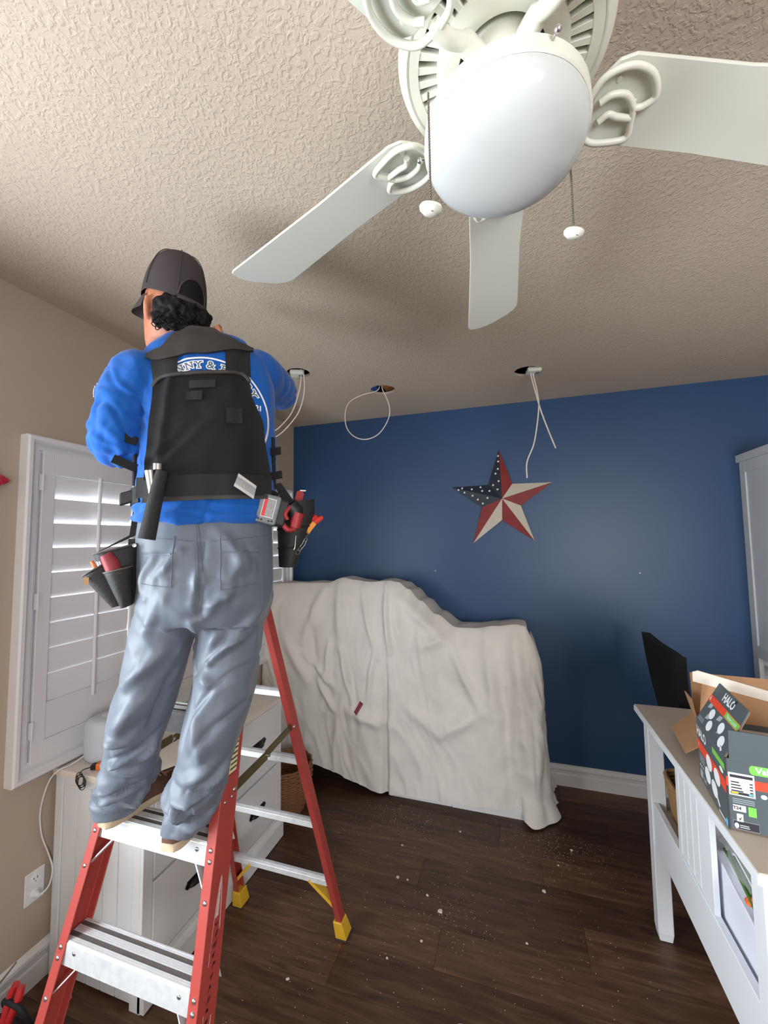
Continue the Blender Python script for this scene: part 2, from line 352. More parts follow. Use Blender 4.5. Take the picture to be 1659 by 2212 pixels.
# outlet on the left wall
ot = tag(empty('wall_outlet', (0, -1.977, 0.31)), 'white duplex power outlet on the beige wall beside the white cabinet', 'outlet')
MB().box(0, 0.006, -2.012, -1.942, 0.314, 0.432).build('cover_plate', M_white, ot, bevel=0.002)
for zc in (0.400, 0.346):
    MB().lathe([(0.0,0),(0.0165,0),(0.0165,0.003),(0.0,0.003)], (0.006, -1.977, zc), 20, (1,0,0)).build('socket', mat('socket_white', srgb(236,236,238), 0.35), ot)
for dy, dz, h in ((-0.006,0.004,0.008), (0.006,0.004,0.010), (0.0,-0.008,0.005)):
    MB().box(0.0088, 0.0094, -1.977+dy-0.0012, -1.977+dy+0.0012, 0.400+dz-h/2, 0.400+dz+h/2).build('slot', M_black, ot)
# ================================================================== STEP LADDER
M_red = mat('red_fibreglass', srgb(166,64,58), 0.5, var=0.07, vscale=14, bump=0.08, bscale=90, bdist=0.002)
M_yel = mat('yellow_plastic', srgb(222,176,48), 0.5, var=0.08, vscale=25)
LX, TOPZ = 0.822, 1.70
lad = tag(empty('step_ladder', (LX, -1.93, 0)), 'red fibreglass step ladder with aluminium steps and yellow rear feet', 'ladder')
def hw(z): return 0.292-0.078*z            # half width to the outer web of the front rails
def yf(z): return -2.432+0.268*z           # front edge of the front rails
FL, DEP, TH = 0.030, 0.076, 0.0045
def rail(sx, z0, z1):
    """C channel, web outside, flanges pointing to the middle"""
    rings = []
    for z in (z0, z1):
        xo = LX+sx*hw(z); y = yf(z); s = -sx
        pts = [(0,0), (FL,0), (FL,TH), (TH,TH), (TH,DEP-TH), (FL,DEP-TH), (FL,DEP), (0,DEP)]
        rings.append([(xo+s*p[0], y+p[1], z) for p in pts])
    return MB().loft(rings)
for sx in (-1, 1):
    r = rail(sx, 0.035, TOPZ-0.02).build('front_rail', M_red, lad, bevel=0.0012)
    z0, z1 = 0.0, 0.075
    mb = MB(); P = []
    for z in (z0, z1):
        xo = LX+sx*(hw(z)+0.005); xi = LX+sx*(hw(z)-0.038); P += [(min(xo,xi), yf(z)-0.006, z), (max(xo,xi), yf(z)-0.006, z), (max(xo,xi), yf(z)+DEP+0.008, z), (min(xo,xi), yf(z)+DEP+0.008, z)]
    mb.hexa(P).build('front_foot', M_yel, lad, bevel=0.003)
    def rivet(x, y, z, n):
        MB().lathe([(0.0065,0),(0.006,0.002),(0.0035,0.0036),(0.0,0.004)], (x,y,z), 12, n).build('rivet', M_steel, lad, smooth=60)
STEPZ = [0.295, 0.590, 0.885, 1.180, 1.470]
M_tread = mat('ribbed_aluminium', srgb(232,234,236), 0.38, 0.35, var=0.06, vscale=30)
M_grip = mat('tread_grip', srgb(96,90,88), 0.7, 0.2, var=0.12, vscale=60)
for i, z in enumerate(STEPZ):
    h = hw(z)-0.007; ya = yf(z)+0.001; yb = ya+0.080; AP = 0.056
    st = MB()
    # folded sheet: top, front apron with a small return, rear apron
    sec = [(ya+0.016, z-AP), (ya+0.016, z-AP-0.003), (ya-0.006, z-AP), (ya, z-0.004), (ya+0.003, z), (yb-0.003, z), (yb, z-0.004), (yb+0.012, z-AP+0.012), (yb+0.009, z-AP+0.012), (yb-0.003, z-0.006), (ya+0.005, z-0.006), (ya-0.001, z-AP+0.004)]
    st.loft([[(LX+s*(h-0.016 if False else h-0.001), y, zz) for y, zz in sec] for s in (-1, 1)])
    so = st.build('step', M_alu, lad, bevel=0.0008)
    for j in range(9):
        y = ya+[0.006,0.011,0.016, 0.034,0.039,0.044,0.049, 0.066,0.072][j]
        MB().box(LX-h+0.004, LX+h-0.004, y-0.0017, y+0.0017, z-0.0005, z+0.0022).build('tread_rib', M_tread, so)
    for k, (c, w) in enumerate(((0.025, 0.013), (0.0575, 0.012))):
        MB().box(LX-h+0.004, LX+h-0.004, ya+c-w/2, ya+c+w/2, z-0.0004, z+0.0010).build('grip_strip', M_grip, so)
    for sx in (-1, 1):
        # gusset brace below each end
        MB().hexa([(LX+sx*(hw(z-0.12)-0.009), ya-0.030+k2, z-0.125) for k2 in (0.0,)]*0+[
            V3((LX+sx*(hw(z-0.13)-0.012)-0.002, yf(z-0.13)+0.006, z-0.130)), V3((LX+sx*(hw(z-0.13)-0.012)+0.002, yf(z-0.13)+0.006, z-0.130)),
            V3((LX+sx*(hw(z-0.13)-0.012)+0.002, yf(z-0.13)+0.030, z-0.130)), V3((LX+sx*(hw(z-0.13)-0.012)-0.002, yf(z-0.13)+0.030, z-0.130)),
            V3((LX+sx*(h-0.070)-0.002, ya+0.004, z-AP+0.006)), V3((LX+sx*(h-0.070)+0.002, ya+0.004, z-AP+0.006)),
            V3((LX+sx*(h-0.070)+0.002, ya+0.030, z-AP+0.006)), V3((LX+sx*(h-0.070)-0.002, ya+0.030, z-AP+0.006))]).build('step_brace', M_alu, lad)
        for dz in (-0.012, -0.036, -0.122):
            rivet(LX+sx*(hw(z+dz)-0.014), yf(z+dz), z+dz, (0,-1,0.27))
    for xx in (LX-h+0.055, LX+h-0.055): rivet(xx, ya-0.001, z-0.020, (0,-1,0))
# rear section
def rhw(z): return 0.280-0.078*z
def ry(z): return -1.405-0.300*z           # rear face of the rear rails
for sx in (-1, 1):
    rings = []
    for z in (0.05, TOPZ-0.05):
        xo = LX+sx*rhw(z); s = -sx
        pts = [(0,0), (0.030,0), (0.030,-0.004), (0.004,-0.004), (0.004,-0.036), (0.026,-0.036), (0.026,-0.040), (0,-0.040)]
        rings.append([(xo+s*p[0], ry(z)+p[1], z) for p in pts])
    MB().loft(rings).build('rear_rail', M_red, lad, bevel=0.001)
    # boot: wedge wrapped round the rail end
    P = []
    for z, g, d in ((0.0, 0.012, 0.010), (0.085, 0.004, 0.003)):
        xo = LX+sx*(rhw(z)+g); xi = LX+sx*(rhw(z)-0.036-g*0.3); P += [(min(xo,xi), ry(z)-0.043-d, z), (max(xo,xi), ry(z)-0.043-d, z), (max(xo,xi), ry(z)+0.004+d, z), (min(xo,xi), ry(z)+0.004+d, z)]
    b = MB().hexa(P).build('rear_foot', M_yel, lad, bevel=0.003)
    P2 = [(p[0]*1.0, p[1], -0.0) for p in P[:4]]
    xo = LX+sx*(rhw(0)+0.013); xi = LX+sx*(rhw(0)-0.04)
    MB().box(min(xo,xi), max(xo,xi), ry(0)-0.055, ry(0)+0.016, 0.0, 0.007).build('rubber_pad', mat('rubber', srgb(55,52,50), 0.9), b)
REARZ = [0.275, 0.560, 0.850, 1.140, 1.430]
for i, z in enumerate(REARZ):
    h = rhw(z)-0.006
    sec = [(-0.036,-0.012), (-0.032,0.006), (-0.022,0.013), (-0.010,0.013), (-0.004,0.004), (-0.004,-0.012), (-0.008,-0.012), (-0.008,0.002), (-0.014,0.009), (-0.022,0.009), (-0.029,0.002), (-0.032,-0.012)]
    MB().loft([[(LX+s*h, ry(z)+a, z+b) for a, b in sec] for s in (-1, 1)]).build('rear_brace', M_alu, lad, bevel=0.0006)
# yellow corner braces below the lowest rear bar
for sx in (-1, 1):
    z = REARZ[0]
    MB().bar((LX+sx*(rhw(z)-0.115), ry(z)-0.020, z-0.004), (LX+sx*(rhw(0.12)-0.010), ry(0.12)-0.020, 0.135), 0.036, 0.014, (sx,0,1)).build('corner_brace', M_yel, lad, bevel=0.001)
# spreaders
M_spread = mat('plated_spreader', srgb(120,108,72), 0.4, 0.8, var=0.15, vscale=20)
for sx in (-1, 1):
    zf, zr = 0.985, 1.005
    a = V3((LX+sx*(hw(zf)-0.004), yf(zf)+DEP-0.015, zf)); b = V3((LX+sx*(rhw(zr)-0.004), ry(zr)-0.034, zr)); mid = (a+b)/2+V3((0,0,-0.004))
    sp = MB().bar(a, mid, 0.005, 0.030).build('spreader_bar', M_spread, lad, bevel=0.001)
    MB().bar(mid+V3((-sx*0.006,0,0)), b+V3((-sx*0.006,0,0)), 0.005, 0.026).build('spreader_bar', M_spread, lad, bevel=0.001)
    MB().lathe([(0.006,-0.010),(0.006,0.010)], mid, 12, (1,0,0)).build('spreader_pivot', M_steel, lad)
    for q in (a, b): MB().lathe([(0.0075,0),(0.007,0.002),(0.0,0.0045)], q+V3((sx*0.004,0,0)), 12, (sx,0,0)).build('rivet', M_steel, lad, smooth=60)
# top cap
z = TOPZ
MB().hexa([(LX-hw(z)-0.01, yf(z)-0.010, z-0.055), (LX+hw(z)+0.01, yf(z)-0.010, z-0.055), (LX+hw(z)+0.01, ry(z)+0.012, z-0.055), (LX-hw(z)-0.01, ry(z)+0.012, z-0.055),
           (LX-hw(z)-0.02, yf(z)-0.018, z), (LX+hw(z)+0.02, yf(z)-0.018, z), (LX+hw(z)+0.02, ry(z)+0.018, z), (LX-hw(z)-0.02, ry(z)+0.018, z)]).build('top_cap', M_red, lad, bevel=0.008, seg=3)
# rivets on the outer webs by the steps
for sx in (-1, 1):
    for z in STEPZ[2:]:
        for dy in (0.022, 0.052):
            MB().lathe([(0.005,0),(0.0045,0.0015),(0.0,0.003)], (LX+sx*hw(z+0.09), yf(z+0.09)+dy, z+0.09-0.004), 10, (sx,0,0)).build('rivet', M_steel, lad, smooth=60)
# worn lens-shaped maker's mark on the outside of the right rail, and the warning sticker above it
def on_web(z, t, lift=0.0008): return V3((LX+hw(z)+lift, yf(z)+t, z))
M_wornw = mat('worn_white_print', srgb(206,176,174), 0.6, var=0.2, vscale=120)
M_wornd = mat('worn_dark_print', srgb(58,16,20), 0.6)
mk = []
za, zb = 0.385, 0.800
def lens(z):
    t = (z-za)/(zb-za); return 0.0165*(1-(2*t-1)**2)**0.75
def strip(name, zz, side, m, w):
    mb = MB(); pts = []
    for z in zz: pts.append(on_web(z, 0.040+side*lens(z)-w/2)); pts.append(on_web(z, 0.040+side*lens(z)+w/2))
    mb.add(pts, [(2*i, 2*i+1, 2*i+3, 2*i+2) for i in range(len(zz)-1)])
    return mb.build(name, m, lad, recalc=False)
rng = lambda a, b, n: [a+(b-a)*i/n for i in range(n+1)]
for side in (-1, 1):
    for a, b in ((za, za+0.13), (zb-0.12, zb)) if side > 0 else ((za, za+0.15), (za+0.24, za+0.29), (zb-0.15, zb)): strip('logo_outline', rng(a, b, 10), side, M_wornw, 0.0035 if side > 0 else 0.0022)
for a, b in ((za+0.004, za+0.070), (zb-0.085, zb-0.004)):
    mb = MB(); pts = []
    for z in rng(a, b, 8): pts += [on_web(z, 0.040-lens(z)*0.8), on_web(z, 0.040+lens(z)*0.35)]
    mb.add(pts, [(2*i, 2*i+1, 2*i+3, 2*i+2) for i in range(8)]); mb.build('logo_patch', M_wornw, lad, recalc=False)
random.seed(11)
for k in range(11):     # remains of the worn letters
    z = za+0.105+k*0.0205
    for q in range(2):
        a = random.uniform(-0.008, 0.002); d = random.uniform(0.004, 0.009); e = random.uniform(-0.006, 0.006)
        MB().add([on_web(z+e, 0.040+a, 0.0011), on_web(z+e+0.0045, 0.040+a, 0.0011), on_web(z+0.008-e*0.5, 0.040+a+d, 0.0011), on_web(z+0.003-e*0.5, 0.040+a+d, 0.0011)], [(0,1,2,3)]).build('logo_letter', M_wornd, lad, recalc=False)
def web_quad(name, z0, z1, t0, t1, m, lift=0.0009):
    return MB().add([on_web(z0, t0, lift), on_web(z0, t1, lift), on_web(z1, t1, lift), on_web(z1, t0, lift)], [(0,1,2,3)]).build(name, m, lad, recalc=False)
web_quad('sticker_border', 1.030, 1.228, 0.020, 0.062, mat('sticker_red', srgb(150,30,32), 0.5), 0.0007)
st = web_quad('warning_sticker', 1.036, 1.222, 0.024, 0.058, mat('sticker_cream', srgb(214,206,160), 0.5, var=0.1, vscale=60), 0.0010)
M_ink = mat('sticker_ink', srgb(70,66,48), 0.6)
for k in range(13): web_quad('sticker_text', 1.044+k*0.0125, 1.049+k*0.0125, 0.046 if k > 5 else 0.028, 0.057, M_ink, 0.0012)
web_quad('sticker_flag', 1.160, 1.195, 0.026, 0.040, mat('sticker_bright_red', srgb(190,34,36), 0.5), 0.0012)
web_quad('sticker_figure', 1.095, 1.130, 0.029, 0.041, mat('sticker_mauve', srgb(110,80,84), 0.5), 0.0012)

# ================================================================== CEILING FAN
FX, FY, FZ = 1.858, -2.500, 2.470          # axis and blade height
fan = tag(empty('ceiling_fan', (FX, FY, FZ)), 'white five-blade ceiling fan with frosted bowl light and two pull chains', 'ceiling fan')
M_fan = mat('fan_ivory', srgb(226,226,214), 0.38, var=0.015, vscale=10)
M_blade = mat('fan_blade_white', srgb(214,216,206), 0.45, var=0.02, vscale=6)
M_dark = mat('fan_inside', srgb(74,72,68), 0.9)
MB().lathe([(0.0,0.0),(0.075,0.0),(0.078,0.012),(0.066,0.045),(0.030,0.062),(0.0,0.062)], (FX, FY, H), 36, (0,0,-1)).build('canopy', M_fan, fan, smooth=40)
MB().cyl((FX,FY,H-0.06), (FX,FY,FZ+0.16), 0.014, n=16).build('down_rod', M_fan, fan, smooth=40)
# motor housing: drum with a slotted under-plate
HR, HZ = 0.170, FZ+0.050
MB().lathe([(0.02,0.110),(0.120,0.105),(0.168,0.080),(HR,0.045),(HR+0.004,0.012),(HR,0.0),(HR-0.010,-0.004),(HR-0.018,0.002),(HR-0.018,0.014),(0.0,0.014)], (FX,FY,HZ), 56, caps=False).build('motor_housing', M_fan, fan, smooth=40)
NS = 40
for k in range(NS):      # radial ribs between the slots
    a = 2*PI*(k+0.5)/NS; c, s = cos(a), sin(a); w0, w1 = 0.0040, 0.0068
    P = []
    for z in (HZ-0.002, HZ+0.010):
        for r, w in ((0.096, w0), (0.150, w1)):
            for q in ((-1, 1) if r < 0.15 else (1, -1)): P.append((FX+c*r-s*w*q, FY+s*r+c*w*q, z))
    MB().hexa(P).build('vent_rib', M_fan, fan, bevel=0.001)
MB().lathe([(0.140,-0.003),(0.156,-0.003),(0.156,0.012),(0.140,0.012),(0.140,-0.003)], (FX,FY,HZ), 56, caps=False).build('outer_ring', M_fan, fan, smooth=40)
MB().lathe([(0.072,-0.006),(0.090,-0.010),(0.108,-0.004),(0.108,0.012),(0.072,0.012),(0.072,-0.006)], (FX,FY,HZ), 56, caps=False).build('inner_ring', M_fan, fan, smooth=40)
MB().lathe([(0.0,0.0135),(0.156,0.0135),(0.156,0.016),(0.0,0.016)], (FX,FY,HZ), 48).build('vent_backing', M_dark, fan)
MB().lathe([(0.0,0.02),(0.062,0.02),(0.062,-0.105),(0.055,-0.112),(0.0,-0.112)], (FX,FY,HZ), 36).build('switch_housing', M_fan, fan, smooth=40)
# light kit: fitter band and frosted bowl
BZ = FZ-0.066
MB().lathe([(0.0,0.004),(0.060,0.004),(0.122,0.0),(0.131,-0.006),(0.132,-0.030),(0.129,-0.032),(0.124,-0.027),(0.0,-0.027)], (FX,FY,BZ), 56).build('light_fitter', M_fan, fan, smooth=35)
M_glass = mat('frosted_glass', srgb(202,205,205), 0.18, spec=0.5)
MB().lathe([(0.126,-0.024),(0.129,-0.034),(0.1275,-0.046),(0.120,-0.060),(0.104,-0.073),(0.078,-0.083),(0.045,-0.0890),(0.014,-0.0907),(0.0,-0.0908)], (FX,FY,BZ), 64, caps=False).build('glass_bowl', M_glass, fan, smooth=180)
for a in (rad(60), rad(180), rad(300)):
    c, s = cos(a), sin(a)
    MB().cyl((FX+0.122*c,FY+0.122*s,BZ-0.014), (FX+0.140*c,FY+0.140*s,BZ-0.014), 0.002, n=8).ball((FX+0.143*c,FY+0.143*s,BZ-0.014), 0.005, 10, 8).build('thumb_screw', M_steel, fan, smooth=60)
# pull chains
for (px, py, zt, zb) in ((1.753, -2.614, 2.375, 2.204), (1.967, -2.438, 2.375, 2.246)):
    n = int((zt-zb)/0.0042); mb = MB()
    for k in range(n): mb.ball((px, py, zt-k*0.0042), 0.0020, 6, 4)
    ch = mb.build('pull_chain', mat('chain_grey', srgb(110,102,92), 0.4, 0.6), fan, smooth=60); tag(ch, kind='stuff')
    fob = MB().lathe([(0.0,-0.009),(0.009,-0.009),(0.0155,-0.004),(0.0170,0.001),(0.0145,0.0045),(0.012,0.0025),(0.0,0.0025)], (px, py, zb-0.008), 24, (0.25,-0.35,0.9)).build('chain_fob', M_fan, fan, smooth=40)
    MB().cyl((px+0.003,py-0.006,zb-0.0155), (px+0.0045,py-0.0085,zb-0.0175), 0.0028, n=12).build('fob_hole', M_black, fob)
# blades and leaf-shaped blade irons
def fan_pt(a, r, t, z): return V3((FX+cos(a)*r-sin(a)*t, FY+sin(a)*r+cos(a)*t, FZ+z))
BANG = [94.0, 156.8, 234.0, 306.0, 23.5]
PITCHB = -0.20
def blade(a):
    out = []
    W0, W1, R0, R1 = 0.056, 0.073, 0.165, 0.760
    # outline: rounded root, slightly flared, tip with a scalloped corner
    left = [(R0, -W0*0.55), (R0+0.012, -W0*0.85), (R0+0.035, -W0), (0.40, -0.058), (R1-0.022, -W1), (R1-0.008, -W1+0.004), (R1, -W1+0.016), (R1+0.003, -W1+0.034), (R1+0.001, -0.012), (R1-0.006, 0.004), (R1-0.012, 0.018), (R1-0.030, W1-0.026), (R1-0.048, W1-0.008), (R1-0.066, W1-0.001), (R1-0.085, W1), (0.40, 0.058), (R0+0.035, W0), (R0+0.012, W0*0.85), (R0, W0*0.55)]
    left = [(r, -t*1.1) for r, t in left]; top = [fan_pt(a, r, t, 0.006+t*PITCHB) for r, t in left]; bot = [fan_pt(a, r, t, t*PITCHB) for r, t in left]
    n = len(left)
    return MB().add(bot+top, [tuple(range(n)), tuple(range(n, 2*n))[::-1]]+[(i, n+i, n+(i+1)%n, (i+1)%n) for i in range(n)])
for k, ad in enumerate(BANG):
    a = rad(ad)
    bl = blade(a).build('blade', M_blade, fan, bevel=0.0015)
    z0 = -0.010
    g = lambda r, t, dz=0.0: fan_pt(a, r, t, z0+t*PITCHB+dz)
    loops = [bez([g(0.150,-0.002), g(0.160,-0.036), g(0.195,-0.054), g(0.235,-0.048), g(0.262,-0.022), g(0.250,-0.006), g(0.236,-0.002)], 8),
             bez([g(0.150,0.002), g(0.158,0.034), g(0.185,0.052), g(0.222,0.050), g(0.252,0.040), g(0.244,0.016), g(0.236,-0.002)], 8),
             bez([g(0.236,-0.002), g(0.212,-0.018), g(0.186,-0.016), g(0.172,-0.004)], 8),
             bez([g(0.240,0.012), g(0.214,0.012), g(0.196,0.010), g(0.186,0.022)], 8)]
    iron = MB()
    for lp in loops: iron.tube(lp, 0.0058, 8)
    ir = iron.build('blade_iron', M_fan, fan, smooth=50)
    arm = MB().tube(bez([fan_pt(a,0.060,0,0.020), fan_pt(a,0.092,0,0.016), fan_pt(a,0.125,0,-0.004), fan_pt(a,0.156,0,-0.008)], 6), [0.016]*7+[0.012]*12, 12).build('iron_arm', M_fan, ir, smooth=50)
    for r, t in ((0.190,-0.030), (0.190,0.030), (0.235,-0.004)): MB().lathe([(0.005,0),(0.004,0.0025),(0,0.003)], fan_pt(a, r, t, t*PITCHB), 10, (0,0,-1)).build('blade_screw', M_fan, ir)
# ================================================================== WHITE DRAWER CABINET under the window
M_cab = mat('cabinet_white', srgb(222,224,226), 0.45, var=0.015, vscale=4)
M_cabtop = mat('cabinet_top', srgb(226,218,206), 0.5, var=0.03, vscale=6)
CX0, CX1, CY0, CY1, CZ = 0.022, 0.505, -1.925, -0.985, 0.800
cb = tag(empty('drawer_cabinet', ((CX0+CX1)/2, (CY0+CY1)/2, 0)), 'white beadboard drawer cabinet with black cup pulls under the shuttered window', 'cabinet')
MB().box(CX0, CX1-0.022, CY0+0.012, CY1-0.012, 0.012, CZ-0.024).build('carcass', M_cab, cb, bevel=0.002)
MB().box(CX0-0.004, CX1+0.012, CY0-0.012, CY1+0.012, CZ-0.024, CZ).build('top_board', M_cabtop, cb, bevel=0.003)
# beadboard end: narrow boards between corner posts
nb = 5; bx0, bx1 = CX0+0.042, CX1-0.062
for k in range(nb):
    a = lerp(bx0, bx1, k/nb); b = lerp(bx0, bx1, (k+1)/nb)
    for yy in (CY0+0.004, CY1-0.012): MB().box(a+0.0015, b-0.0015, yy, yy+0.008, 0.02, CZ-0.060).build('bead_board', M_cab, cb, bevel=0.002)
for (a, b) in ((CX0, bx0-0.001), (bx1+0.001, CX1-0.0222)):
    for yy in (CY0, CY1-0.012): MB().box(a, b, yy, yy+0.012, 0.0, CZ-0.025).build('corner_post', M_cab, cb, bevel=0.002)
for yy in (CY0, CY1-0.012): MB().box(bx0, bx1, yy+0.001, yy+0.011, CZ-0.058, CZ-0.0255).build('end_rail', M_cab, cb, bevel=0.0015)
FXc = CX1-0.022
FW = (CY1-CY0-0.10)/2
M_pull = mat('black_pull', srgb(20,20,22), 0.4, 0.3)
for c in range(2):
    for r_, (za, zb) in enumerate(((0.135, 0.425), (0.437, 0.765))):
        a = CY0+0.046+c*(FW+0.008); b = a+FW-0.004
        d = MB().box(FXc, FXc+0.018, a, b, za, zb).build('drawer', M_cab, cb, bevel=0.002)
        zc = zb-0.155; yc = (a+b)/2+0.02
        # cup pull: half dome open below
        prof = []
        rings = []
        for i in range(9):
            t = PI*i/8
            rings.append([V3((FXc+0.018+0.024*sin(t)*cos(q), yc-0.052*cos(t), zc+0.026*sin(t)*sin(q)*1.0-0.004)) for q in [PI/2*j/5 for j in range(6)]])
        mb = MB(); mb.loft(rings, caps=False, closed=False)
        mb.box(FXc+0.018, FXc+0.021, yc-0.060, yc+0.060, zc-0.006, zc+0.026)
        mb.add([(FXc+0.0215, yc-0.060, zc-0.006), (FXc+0.0215, yc-0.060, zc+0.026), (FXc+0.0215, yc-0.074, zc+0.010)], [(0,1,2)])
        mb.add([(FXc+0.0215, yc+0.060, zc-0.006), (FXc+0.0215, yc+0.060, zc+0.026), (FXc+0.0215, yc+0.074, zc+0.010)], [(0,1,2)])
        MB.build(mb, 'cup_pull', M_pull, d, smooth=40)
for yy, h in ((CY0, 0.044), (CY0+0.046+FW-0.002, 0.010), (CY1-0.044, 0.044)): MB().box(FXc, FXc+0.014, yy, yy+h, 0.0, CZ-0.026).build('front_stile', M_cab, cb, bevel=0.0015)
MB().loft([[(FXc+d, y, z) for d, z in ((0.0,0.004),(0.032,0.004),(0.032,0.085),(0.026,0.100),(0.018,0.110),(0.015,0.128),(0.0,0.128))] for y in (CY0, CY1)]).build('plinth', M_cab, cb, bevel=0.001)
# rounded white speaker on the cabinet
sp = tag(empty('smart_speaker', (0.150, -1.80, CZ)), 'pale grey rounded speaker standing on the white drawer cabinet', 'speaker')
n = 40; rings = []
for h, k in ((0.0,0.70),(0.004,0.86),(0.014,0.96),(0.030,1.0),(0.135,1.0),(0.152,0.965),(0.164,0.88),(0.171,0.72),(0.174,0.45),(0.175,0.02)):
    rings.append([V3((0.150+0.082*k*abs(cos(2*PI*j/n))**0.75*math.copysign(1,cos(2*PI*j/n)), -1.80+0.082*k*abs(sin(2*PI*j/n))**0.75*math.copysign(1,sin(2*PI*j/n)), CZ+0.001+h)) for j in range(n)])
MB().loft(rings).build('fabric_body', mat('speaker_fabric', srgb(196,202,212), 0.9, var=0.03, vscale=200, bump=0.2, bscale=500, bdist=0.001), sp, smooth=60)
MB().lathe([(0.0,0.0),(0.030,0.0),(0.030,0.001),(0.0,0.001)], (0.150,-1.80,CZ+0.1758), 28).build('touch_top', mat('speaker_top', srgb(225,228,232), 0.3), sp)
# white cord from the speaker down to the outlet, with its plug
tag(MB().tube(bez([(0.088,-1.855,0.822), (0.075,-1.905,0.806), (0.060,-1.944,0.800), (0.035,-1.962,0.760), (0.016,-1.975,0.660), (0.012,-1.965,0.560), (0.014,-1.938,0.470), (0.030,-1.930,0.410), (0.040,-1.945,0.365), (0.038,-1.965,0.348), (0.030,-1.977,0.346)], 12), 0.0028, 8).build('speaker_cord', M_white, smooth=60), 'thin white cord running from the rounded speaker down to the outlet', 'cord')
tag(MB().lathe([(0.0,0.0),(0.0125,0.0),(0.0125,0.012),(0.008,0.020),(0.004,0.026),(0.0,0.026)], (0.0095,-1.977,0.346), 20, (1,-0.1,0)).build('power_plug', M_white, smooth=40), 'white round plug pushed into the lower socket of the outlet', 'plug')
# orange tester with a looped black lead
te = tag(empty('wire_tester', (0.235, -1.885, CZ)), 'orange hand tool with looped black lead on the cabinet edge by the trouser leg', 'tool')
MB().obox((0.250,-1.868,CZ+0.014), (0.9,0.42,0), (-0.42,0.9,0), (0,0,1), 0.052, 0.015, 0.012).build('tool_body', mat('orange_plastic', srgb(226,116,34), 0.45), te, bevel=0.004, seg=2)
MB().obox((0.196,-1.893,CZ+0.012), (0.9,0.42,0), (-0.42,0.9,0), (0,0,1), 0.014, 0.012, 0.010).build('tool_head', M_black, te, bevel=0.003)
ld = MB()
for k in range(5):
    q = k/4; ld.tube([V3((0.184+0.020*q+(0.020+0.004*(k%2))*cos(t), -1.946-0.006*q-0.004*sin(t), CZ-0.012-0.008*q+(0.022+0.006*((k+1)%2))*sin(t)+0.008*cos(t))) for t in [2*PI*i/24 for i in range(24)]], 0.0016, 6, closed=True)
ld.tube(bez([(0.190,-1.900,CZ+0.012), (0.182,-1.930,CZ+0.016), (0.178,-1.944,CZ+0.006)], 6), 0.0018, 6)
ld.build('looped_lead', M_black, te, smooth=60)

